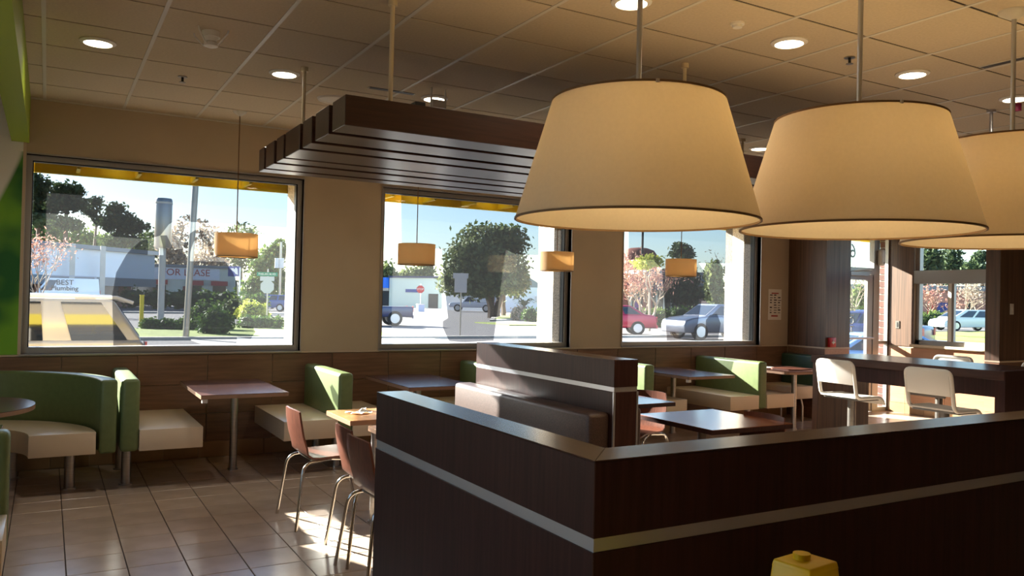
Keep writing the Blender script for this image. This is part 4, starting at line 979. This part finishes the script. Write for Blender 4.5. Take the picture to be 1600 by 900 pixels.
# ================================================================== poles and signs
def pole_px(name, label, u, vb, vt, d, r, m, cat='pole', lean=0.0):
    b = at(u, vb, d); tp = at(u, vt, d); b.z = GZ; t = thing(name, label, cat, (b.x, b.y, b.z))
    MB().tube([(b.x, b.y, b.z), (b.x + lean, b.y, tp.z)], r, 14).build('pole', m, t, smooth=True); return t, b, tp
t, b, tp = pole_px('light_pole', 'tall grey slightly leaning light pole on the lawn strip', 290, 531, 230, 27.5, .105, M['steel'], lean=.22)
MB().cyl((b.x, b.y), .17, b.z, b.z + .06, 14).build('base_plate', M['steel'], t)
t, b, tp = pole_px('sign_pole', 'white pole topped by a wide dark grey cylinder', 251, 498, 384, 44, .17, M['white'])
q = at(252, 310, 44); MB().lathe([(.0001, tp.z - .1), (.40, tp.z - .1), (.44, tp.z), (.44, q.z - .1), (.40, q.z), (.0001, q.z)], 24, (b.x, b.y, 0)).build('cylinder_cap', M['steel'], t, smooth=True)
MB().lathe([(.445, q.z - .3), (.455, q.z - .3), (.455, q.z - .2), (.445, q.z - .2)], 24, (b.x, b.y, 0), True).build('pale_band', M['white'], t, smooth=True)
t, b, tp = pole_px('bollard', 'yellow square bollard beside the tan car', 221, 499, 462, 37, .09, M['awning'], 'bollard')
MB().box(b.x - .1, b.x + .1, b.y - .1, b.y + .1, tp.z, tp.z + .04).build('cap', M['awning'], t)
t, b, tp = pole_px('stop_sign', 'back of a stop sign with green PHELAN BLVD street name on top', 417, 492, 420, 40, .035, M['steel'], 'sign')
def plate(name, m, parent, c, w, h, thick=.01, xd=Vector((.87, -.5, 0)), octo=False):
    x = xd.normalized(); up = Vector((0, 0, 1)); fr = frameM(c, x, up)
    if octo: poly = [(math.cos(math.radians(22.5 + 45 * k)) * w / 2 / math.cos(math.radians(22.5)), math.sin(math.radians(22.5 + 45 * k)) * w / 2 / math.cos(math.radians(22.5))) for k in range(8)]
    else: poly = [(-w / 2, -h / 2), (w / 2, -h / 2), (w / 2, h / 2), (-w / 2, h / 2)]
    return MB().prism(poly, -thick, thick).xf(fr).build(name, m, parent), fr
sgreen = mat('street_sign_green', S(0, 128, 96), .5); signgrey = mat('sign_back_grey', S(190, 186, 188), .5, metal=.3); signred = mat('stop_sign_red', S(200, 30, 36), .5); signblue = mat('sign_blue', S(44, 62, 130), .5)
off = Vector((-.5, -.87, 0)) * .05
plate('octagon_back', signgrey, t, at(418, 448, 40) + off, .66, .66, octo=True)
plate('rectangle_back', signgrey, t, at(418, 435.5, 40) + off, .70, .22)
nb, fr = plate('street_name_blade', sgreen, t, at(418, 428.5, 40) + off, 1.02, .19)
text_mesh('PHELAN BLVD', .135, frameM(at(418, 428.5, 40) + off * 1.4, (.87, -.5, 0), (0, 0, 1)), .002).build('street_name', M['whiteplastic'], nb)
t, b, tp = pole_px('sign_post', 'thin post with the backs of two stacked sign plates by the road', 719, 519, 426, 34, .03, M['steel'], 'sign')
plate('upper_plate_back', signgrey, t, at(720, 431, 34) + off, .64, .22); plate('lower_plate_back', signgrey, t, at(720, 446, 34) + off, .52, .60)
t, b, tp = pole_px('stop_sign', 'small red stop sign before the pale green shop', 657, 474, 443, 88, .05, M['whiteplastic'], 'sign')
plate('octagon_face', signred, t, at(657, 452, 88) + off, .82, .82, octo=True)
text_mesh('STOP', .3, frameM(at(657, 452, 88) + off * 1.5, (.87, -.5, 0), (0, 0, 1)), .004).build('lettering', M['whiteplastic'], t)
bx_ = at(657, 471, 86); bx_.z = GZ; bxt = thing('news_box', 'pale blue box at the foot of the red stop sign', 'box', (bx_.x, bx_.y, bx_.z))
MB().box(bx_.x - .35, bx_.x + .35, bx_.y - .3, bx_.y + .3, bx_.z, bx_.z + .75).build('body', paint('pale_blue', S(120, 180, 226)), bxt); MB().box(bx_.x - .37, bx_.x + .37, bx_.y - .32, bx_.y + .32, bx_.z + .75, bx_.z + .8).build('lid', M['whiteplastic'], bxt)
# blue sign with white shape on a white frame post
c = at(366, 424, 62); t = thing('blue_sign', 'blue roadside sign with white patch on a white post', 'sign', (c.x, c.y, GZ))
plate('panel', signblue, t, c, .95, .78); b2 = at(374, 459, 62); MB().tube([(b2.x, b2.y, GZ), (b2.x, b2.y, c.z + .3)], .06, 8).build('post', M['whiteplastic'], t)
sh = [(-.28, .22), (-.05, .25), (.0, .12), (.12, .30), (.26, .20), (.30, -.25), (.12, -.20), (.02, -.05), (-.10, .02)]
MB().prism(sh, -.015, .02).xf(frameM(c + off * .6, (.87, -.5, 0), (0, 0, 1))).build('white_patch', M['whiteplastic'], t)
MB().tube([(b2.x, b2.y, .0), tuple(at(371, 441, 62))], .05, 6).build('brace', M['whiteplastic'], t)
t, b, tp = pole_px('utility_pole', 'utility pole with white transformer cans behind the street sign', 437, 466, 378, 74, .10, M['steel'])
for k, u in enumerate((433, 440)):
    q = at(u, 411, 74); MB().cyl((q.x, q.y), .22, q.z - .45, q.z + .45, 12).build('transformer_can', M['whiteplastic'], t, smooth=True)
t, b, tp = pole_px('parking_light', 'double headed parking lot light beyond the side window', 1438, 502, 378, 66, .09, M['steel'], 'light')
for u in (1431, 1446):
    q = at(u, 379, 66); MB().box(q.x - .42, q.x + .42, q.y - .3, q.y + .3, q.z - .12, q.z + .12).build('lamp_head', M['steel'], t)
t, b, tp = pole_px('light_pole', 'thin dark pole against the sky in the third window', 1002, 470, 300, 60, .09, M['black'])
MB().box(b.x - .2, b.x + .2, b.y - .2, b.y + .2, b.z - .4, b.z).build('base', M['concrete'], t)

# ================================================================== buildings
def basis(u0, v0, d0, u1, v1, d1):
    a, b = at(u0, v0, d0), at(u1, v1, d1); a.z = b.z = GZ; x = (b - a); L = x.length; x.normalize(); y = Vector((-x.y, x.x, 0))
    if y.dot(a) < 0: y = -y
    m = Matrix.Identity(4)
    for i in range(3): m[i][0] = x[i]; m[i][1] = y[i]; m[i][3] = a[i]
    return m, L
def bxf(m, x0, x1, y0, y1, z0, z1): 
    s = MB().box(x0, x1, y0, y1, z0, z1).xf(m)
    if m.to_3x3().determinant() < 0: s.f = [f[::-1] for f in s.f]
    return s
def hz_(v, u, d): return at(u, v, d).z - GZ
wallw = mat('white_fascia', S(214, 220, 226), .7); greyb = mat('grey_band', S(120, 128, 134), .7); tanb = mat('tan_brick_wall', S(176, 132, 116), .85, grain=(3, 3, 12), amt=.15)
dglass = mat('dark_shop_glass', S(30, 36, 44), .08); palegreen = mat('pale_green_wall', S(206, 214, 198), .8); blueawn = mat('blue_awning', S(30, 110, 220), .5); navy = mat('navy_awning', S(40, 46, 80), .6); redbrick = mat('red_brick_wall', S(176, 104, 84), .85, grain=(2, 2, 10), amt=.15)
# white fascia building
m, L = basis(20, 460, 62, 240, 470, 78)
t = thing('retail_building', 'low building with tall white fascia and slim columns behind the van', 'building', tuple(m.translation))
hA = hz_(385, 85, 66); hB = hz_(430, 85, 66)
bxf(m, -6, L, 0, 12, hB, hA).build('fascia', wallw, t); bxf(m, -6.2, L + .2, -.3, 12, hA, hA + .35).build('roof_edge', greyb, t)
bxf(m, -6, L, -.2, 12, hB - .75, hB).build('soffit_band', greyb, t); bxf(m, -6, L, 2.5, 12, 0, hB - .75).build('shop_wall', tanb, t)
for k in range(4): bxf(m, 1.5 + k * 5, 4.5 + k * 5, 2.4, 2.5, .6, 2.4).build('window', dglass, t)
for u, d in ((111, 67.5), (158, 70.5)):
    q = at(u, 460, d); MB().box(q.x - .2, q.x + .2, q.y - 1.3, q.y - .9, GZ, GZ + hA + .3).build('column', M['concrete'], t)
# for lease building
m, L = basis(190, 470, 96, 366, 470, 100)
t = thing('lease_building', 'low pale building with a red lettered FOR LEASE banner', 'building', tuple(m.translation))
hT = hz_(418, 300, 98); bxf(m, 0, L, 0, 10, 0, hT).build('wall', palegreen, t); bxf(m, -.3, L + .3, -.3, 10, hT, hT + .3).build('roof_edge', greyb, t)
for k, x0 in enumerate((.26, .58, .80)): bxf(m, L * x0, L * (x0 + .12), -.05, 0, 1.0, 2.3).build('window', dglass, t); bxf(m, L * x0 - .2, L * (x0 + .12) + .2, -.6, 0, 2.35, 2.9).build('awning', mat('red_awning', S(170, 70, 66), .7), t)
bxf(m, L * .53, L * .57, -.05, 0, 0, 2.2).build('door', mat('red_door', S(120, 50, 40), .6), t)
bn = bxf(m, L * .25, L * .86, -.12, -.05, 3.0, hT - .05).build('banner', wallw, t)
xd = m.to_3x3() @ Vector((1, 0, 0)); o_ = m @ Vector((L * .555, -.14, hT - .65)); 
text_mesh('FOR LEASE', 1.15, frameM(o_, xd, (0, 0, 1)), .01).build('banner_text', M['redink'], bn)
# blue roof shop
m, L = basis(560, 470, 118, 690, 470, 112)
t = thing('corner_shop', 'pale green corner shop with blue canopy across the road', 'building', tuple(m.translation))
hT = hz_(434, 640, 114); bxf(m, L * .38, L, 0, 12, 0, hT).build('wall', palegreen, t); bxf(m, L * .37, L + .2, -.2, 12, hT, hT + .25).build('roof_edge', navy, t)
bxf(m, -2, L * .37, .2, 12, 0, hT - 1.9).build('shop_front', dglass, t); bxf(m, -2, L * .37, -.6, 12, hT - 1.5, hT).build('blue_canopy', blueawn, t); bxf(m, -2, L * .37, -.3, 12, hT - 1.9, hT - 1.5).build('canopy_soffit', M['concrete'], t)
bxf(m, L * .58, L * .73, -.1, 0, 2.15, 2.6).build('blue_sign_board', signblue, t); bxf(m, L * .85, L * .96, -.06, 0, 0, 2.0).build('door', dglass, t)
# white house right
m, L = basis(765, 480, 96, 850, 480, 104)
t = thing('white_house', 'white clapboard house behind the live oak', 'building', tuple(m.translation))
hT = hz_(448, 800, 100); bxf(m, 0, L, 0, 8, 0, hT).build('wall', wallw, t)
for k in range(6): bxf(m, 0, L, -.03, 0, .3 + k * .5, .33 + k * .5).build('clapboard', wallw, t)
bxf(m, L * .42, L * .52, -.05, 0, 1.6, 2.7).build('window', dglass, t); bxf(m, L * .82, L * .9, -.3, 0, 1.3, 2.0).build('air_conditioner', M['whiteplastic'], t)
MB().prism([(-.4, hT), (L + .4, hT), (L * .5, hT + 2)], 0, 8, 'y').xf(m).build('roof', greyb, t)
# red brick shop in window 3
m, L = basis(925, 490, 64, 1042, 490, 66)
t = thing('brick_shop', 'red brick shop with navy awnings behind the crape myrtle', 'building', tuple(m.translation))
hT = hz_(428, 1000, 65); bxf(m, 0, L, 0, 10, 0, hT).build('wall', redbrick, t)
bxf(m, L * .70, L * 1.12, -.2, 10, hT - .2, hT + .4).build('slate_roof', greyb, t)
for x0, x1 in ((.47, .66), (.80, 1.10)):
    bxf(m, L * x0, L * x1, -.06, -.0, .9 if x0 > .7 else .1, 2.5).build('window', dglass, t); bxf(m, L * x0 - .1, L * x1 + .1, -.8, 0, 2.55, 3.4).build('awning', navy, t)
    for k in range(3): bxf(m, L * (x0 + (x1 - x0) * (k + .5) / 3) - .06, L * (x0 + (x1 - x0) * (k + .5) / 3) + .06, -.1, -.05, .9 if x0 > .7 else .1, 2.5).build('mullion', M['whiteplastic'], t)
bxf(m, L * .55, L * .62, -.12, -.08, 1.1, 1.9).build('purple_poster', mat('purple_poster', S(110, 40, 120), .6), t)
q = at(998, 400, 75); t2 = thing('dome_roof', 'rounded red brown roof rising behind the crape myrtle', 'roof', (q.x, q.y, GZ))
MB().lathe([(1.8, -.8), (1.75, 0), (1.4, .5), (.8, .72), (.0001, .8)], 24, (q.x, q.y, q.z)).build('dome', mat('red_roof', S(120, 64, 50), .8), t2, smooth=True); MB().cyl((q.x, q.y), 1.7, GZ, q.z - .7, 20).build('tower', redbrick, t2)
m, L = basis(1035, 490, 74, 1120, 490, 74)
t = thing('grey_house', 'grey shingled house roof among trees behind the grey car', 'building', tuple(m.translation))
bxf(m, 0, L, 0, 6, 0, 2.6).build('wall', tanb, t); MB().prism([(-.3, 2.6), (L + .3, 2.6), (L * .75, 4.4), (L * .25, 4.4)], -.3, 6, 'y').xf(m).build('roof', greyb, t); bxf(m, L * .4, L * .55, -.05, 0, 1, 2).build('window', dglass, t)
m, L = basis(1425, 497, 82, 1545, 500, 80)
t = thing('far_shop', 'long brown shop front behind the leafless trees beyond the side window', 'building', tuple(m.translation))
bxf(m, -8, L + 4, 0, 8, 0, 3.4).build('wall', tanb, t); bxf(m, -8, L + 4, -.3, 8, 3.4, 3.9).build('roof_edge', greyb, t)
bxf(m, L * .20, L * .30, -.1, 0, .2, 2.2).build('red_door', M['redplastic'], t); bxf(m, L * .33, L * .48, -.1, 0, .3, 2.2).build('window', signblue, t); bxf(m, L * .7, L * .82, -.1, 0, .5, 2.2).build('window', dglass, t)
hz2 = struct('far_treeline', MB().box(-240, 440, 395, 400, GZ, 7), M['pine'])

# ================================================================== vehicles
def car(name, label, loc, heading, L, W, H, body, style, cat='car', extra=None):
    t = thing(name, label, cat, (0, 0, 0)); h = H
    P = {'sedan': ([(-.5, .24), (-.495, .60), (-.47, .67), (-.36, .69), (.16, .66), (.36, .60), (.47, .52), (.5, .40), (.495, .2)], (-.40, .23, -.24, .06), .67),
         'suv': ([(-.5, .22), (-.495, .58), (-.49, .66), (.22, .66), (.40, .60), (.48, .54), (.5, .40), (.495, .2)], (-.488, .26, -.42, .08), .65),
         'wagon': ([(-.5, .2), (-.498, .55), (-.49, .635), (.22, .635), (.42, .58), (.49, .5), (.5, .3), (.495, .18)], (-.492, .27, -.415, .10), .635),
         'van': ([(-.5, .2), (-.498, .5), (-.495, .55), (.33, .55), (.46, .46), (.5, .36), (.495, .18)], (-.495, .36, -.475, .20), .55),
         'minivan': ([(-.5, .2), (-.498, .55), (-.49, .62), (.28, .60), (.43, .52), (.49, .44), (.5, .3), (.495, .16)], (-.488, .36, -.44, .12), .60),
         'pickup': ([(-.5, .28), (-.5, .60), (-.05, .60), (.18, .60), (.42, .57), (.48, .52), (.5, .40), (.495, .26)], (-.08, .22, -.05, .10), .60)}[style]
    prof, (g0, g1, r0, r1), belt = P
    MB().prism([(x * L, z * h) for x, z in prof], -W / 2, W / 2, 'y').build('body', body, t, bevel=.06 * min(1, h / 1.5), seg=3)
    wb, wt = W / 2 - .05, W / 2 * .80; zb, zt = belt * h - .02, h - .03
    def GPt(s, tt, side):      # point on the side of the cabin
        xb, xt = g0 + (g1 - g0) * s, r0 + (r1 - r0) * s
        return Vector(((xb + (xt - xb) * tt) * L, side * (wb + (wt - wb) * tt), zb + (zt - zb) * tt))
    v = [GPt(0, 0, -1), GPt(1, 0, -1), GPt(1, 0, 1), GPt(0, 0, 1), GPt(0, 1, -1), GPt(1, 1, -1), GPt(1, 1, 1), GPt(0, 1, 1)]
    MB().add(v, [(0, 3, 2, 1), (4, 5, 6, 7), (0, 1, 5, 4), (1, 2, 6, 5), (2, 3, 7, 6), (3, 0, 4, 7)]).build('cabin', body, t, bevel=.05, seg=2)
    def quad(pts, nrm, name='window', m=M['carglass']):
        n = Vector(nrm).normalized() * .012; a = [p + n for p in pts] + [p - n for p in pts]
        s = MB().add(a, [(0, 1, 2, 3), (4, 7, 6, 5), (0, 4, 5, 1), (1, 5, 6, 2), (2, 6, 7, 3), (3, 7, 4, 0)])
        return s.build(name, m, t)
    side = {'sedan': [(.07, .34), (.37, .62), (.65, .92)], 'suv': [(.06, .30), (.34, .60), (.64, .92)], 'wagon': [(.05, .265), (.325, .57), (.62, .90)], 'van': [(.78, .96)], 'minivan': [(.05, .28), (.32, .60), (.64, .90)], 'pickup': [(.12, .88)]}[style]
    for sd in (-1, 1):
        lo, hi = (.03, .92) if style == 'wagon' else (.12, .86)
        for a, b in side: quad([GPt(a, lo, sd), GPt(b - (.03 if style == 'wagon' else 0), lo, sd), GPt(b - .01, hi, sd), GPt(a + .02, hi, sd)], (0, sd, .2))
        quad([Vector((.46 * L, sd * (W / 2 - .14) - .12, .50 * h)), Vector((.46 * L, sd * (W / 2 - .14) + .12, .50 * h)), Vector((.478 * L, sd * (W / 2 - .14) + .12, .44 * h)), Vector((.478 * L, sd * (W / 2 - .14) - .12, .44 * h))], (1, 0, .4), 'head_light', M['headlight'])
        quad([Vector((-.5 * L, sd * (W / 2 - .14) - .1, .62 * h)), Vector((-.5 * L, sd * (W / 2 - .14) + .13, .62 * h)), Vector((-.5 * L, sd * (W / 2 - .14) + .13, .45 * h)), Vector((-.5 * L, sd * (W / 2 - .14) - .1, .45 * h))], (-1, 0, 0), 'tail_light', M['taillight'])
        for fx in (-.31, .31):
            wr = .235 * h if style != 'van' else .16 * h
            wo = MB().wheel((fx * L, sd * (W / 2 - .10), wr), wr, .24).build('wheel', M['tyre'], t, smooth=True)
            rm = MB().wheel((fx * L, sd * (W / 2 - .10), wr), wr * .66, .26, 20)
            rm.build('rim', M['rim'], wo, smooth=True)
    for s, nx in ((0, -1), (1, 1)):
        i = .10
        def C2(tt, sg):
            p = GPt(s, tt, 1); return Vector((p.x, sg * (p.y - .10), p.z))
        quad([C2(.12, -1), C2(.12, 1), C2(.88, 1), C2(.88, -1)], (nx, 0, .5), 'rear_window' if s == 0 else 'windscreen')
    if style == 'pickup':
        MB().box(-.5 * L, -.09 * L, -W / 2 + .08, W / 2 - .08, .40 * h, .605 * h).build('cargo_bed', M['black'], t)
    MB().box(-.508 * L, -.49 * L, -W / 2 + .05, W / 2 - .05, .24 * h, .34 * h).build('rear_bumper', body, t)
    if extra: extra(t, GPt, quad)
    t.location = loc; t.rotation_euler = (0, 0, heading); return t
tanp = paint('tan_car_paint', S(180, 166, 142), .3); bluep = paint('blue_car_paint', S(60, 84, 140)); greyp = paint('grey_car_paint', S(130, 134, 146), .6); redp = paint('red_car_paint', S(186, 22, 60), .3); whitep = paint('white_car_paint', S(226, 230, 234), .0); navyp = paint('dark_blue_car_paint', S(32, 44, 88))
def suvx(t, G, quad):
    for sd in (-1, 1):
        z = 1.53
        MB().tube([(-2.20, sd * .66, z - .06), (-2.0, sd * .66, z + .01), (-1.5, sd * .66, z + .02), (.2, sd * .66, z + .02), (.35, sd * .66, z - .05)], .026, 8).build('roof_rail', M['white'], t, smooth=True)
        for x in (-1.62, -.35): MB().box(x - .12, x + .12, sd * .66 - .03, sd * .66 + .03, z - .06, z).build('rail_foot', M['steel'], t)
    MB().box(-1.02, -1.01, -.885, -.884, .5, 1.03).build('door_gap', M['black'], t)
SX = 1.17
car('tan_wagon', 'tan sport utility vehicle parked close outside the first window', (SX - 2.35, 12.75, GZ), math.pi, 4.7, 1.84, 1.545, tanp, 'wagon', extra=suvx)
p = at(98, 470, 62); v = car('plumbing_van', 'white work van lettered BEST Plumbing behind the tan vehicle', (p.x, p.y, GZ), math.pi, 5.0, 2.0, 2.42, whitep, 'van', 'van')
def on_van(txt, s, dx, z): return text_mesh(txt, s, Matrix.Translation((0, 0, 0)) @ frameM((dx, 1.0, z), (-1, 0, 0), (0, 0, 1)), .01)
on_van('BEST', .56, -.1, 2.06).build('lettering', M['black'], v); on_van('Plumbing', .50, -.1, 1.62).build('lettering', M['black'], v)
for o in v.children:
    if o.name.startswith('lettering'): o.location = (0, -.03, 0)
MB().tube([(-2.2, .8, 2.42), (-2.2, .8, 2.56), (1.0, .8, 2.56), (1.0, .8, 2.42)], .03, 6).build('ladder_rack', M['alu'], v)
MB().tube([(-2.2, -.8, 2.42), (-2.2, -.8, 2.56), (1.0, -.8, 2.56), (1.0, -.8, 2.42)], .03, 6).build('ladder_rack', M['alu'], v)
def car_px(name, label, u, v, d, heading, L, W, H, body, style, **k):
    p = at(u, v, d); return car(name, label, (p.x, p.y, GZ), heading, L, W, H, body, style, **k)
car_px('parked_car', 'blue and silver hatchback parked beyond the street sign', 421, 478, 72, 2.5, 4.3, 1.75, 1.5, bluep, 'suv')
car_px('parked_car', 'pale silver car parked right behind the blue hatchback', 440, 475, 84, 2.5, 4.3, 1.75, 1.35, greyp, 'sedan')
car_px('pickup_truck', 'dark blue pickup truck cut by the left edge of the second window', 566, 507, 44, 2.95, 5.2, 1.9, 1.75, navyp, 'pickup', cat='truck')
car_px('pickup_truck', 'white pickup truck half hidden under the live oak', 738, 480, 92, 2.6, 5.2, 1.9, 1.8, whitep, 'pickup', cat='truck')
car_px('red_sedan', 'red sedan at the left of the third window', 944, 517, 40, 2.62, 4.9, 1.85, 1.46, redp, 'sedan')
car_px('grey_crossover', 'grey crossover car at the right of the third window', 1116, 520, 36.5, 3.02, 4.5, 1.85, 1.62, greyp, 'suv')
car_px('white_minivan', 'white minivan beyond the side window', 1510, 514, 60, 2.75, 4.9, 1.9, 1.60, whitep, 'minivan')
car_px('blue_car', 'pale blue car bonnet low at the side window left pane', 1398, 545, 17, -.52, 3.9, 1.7, 1.12, paint('pale_blue_car', S(120, 160, 210)), 'sedan')
car_px('dark_car', 'dark blue car seen through the entrance door', 1348, 538, 30, 1.9, 4.5, 1.8, 1.5, navyp, 'sedan')
car_px('dark_car', 'pale car roof farther away through the entrance door', 1338, 512, 52, 1.9, 4.5, 1.8, 1.45, bluep, 'sedan')
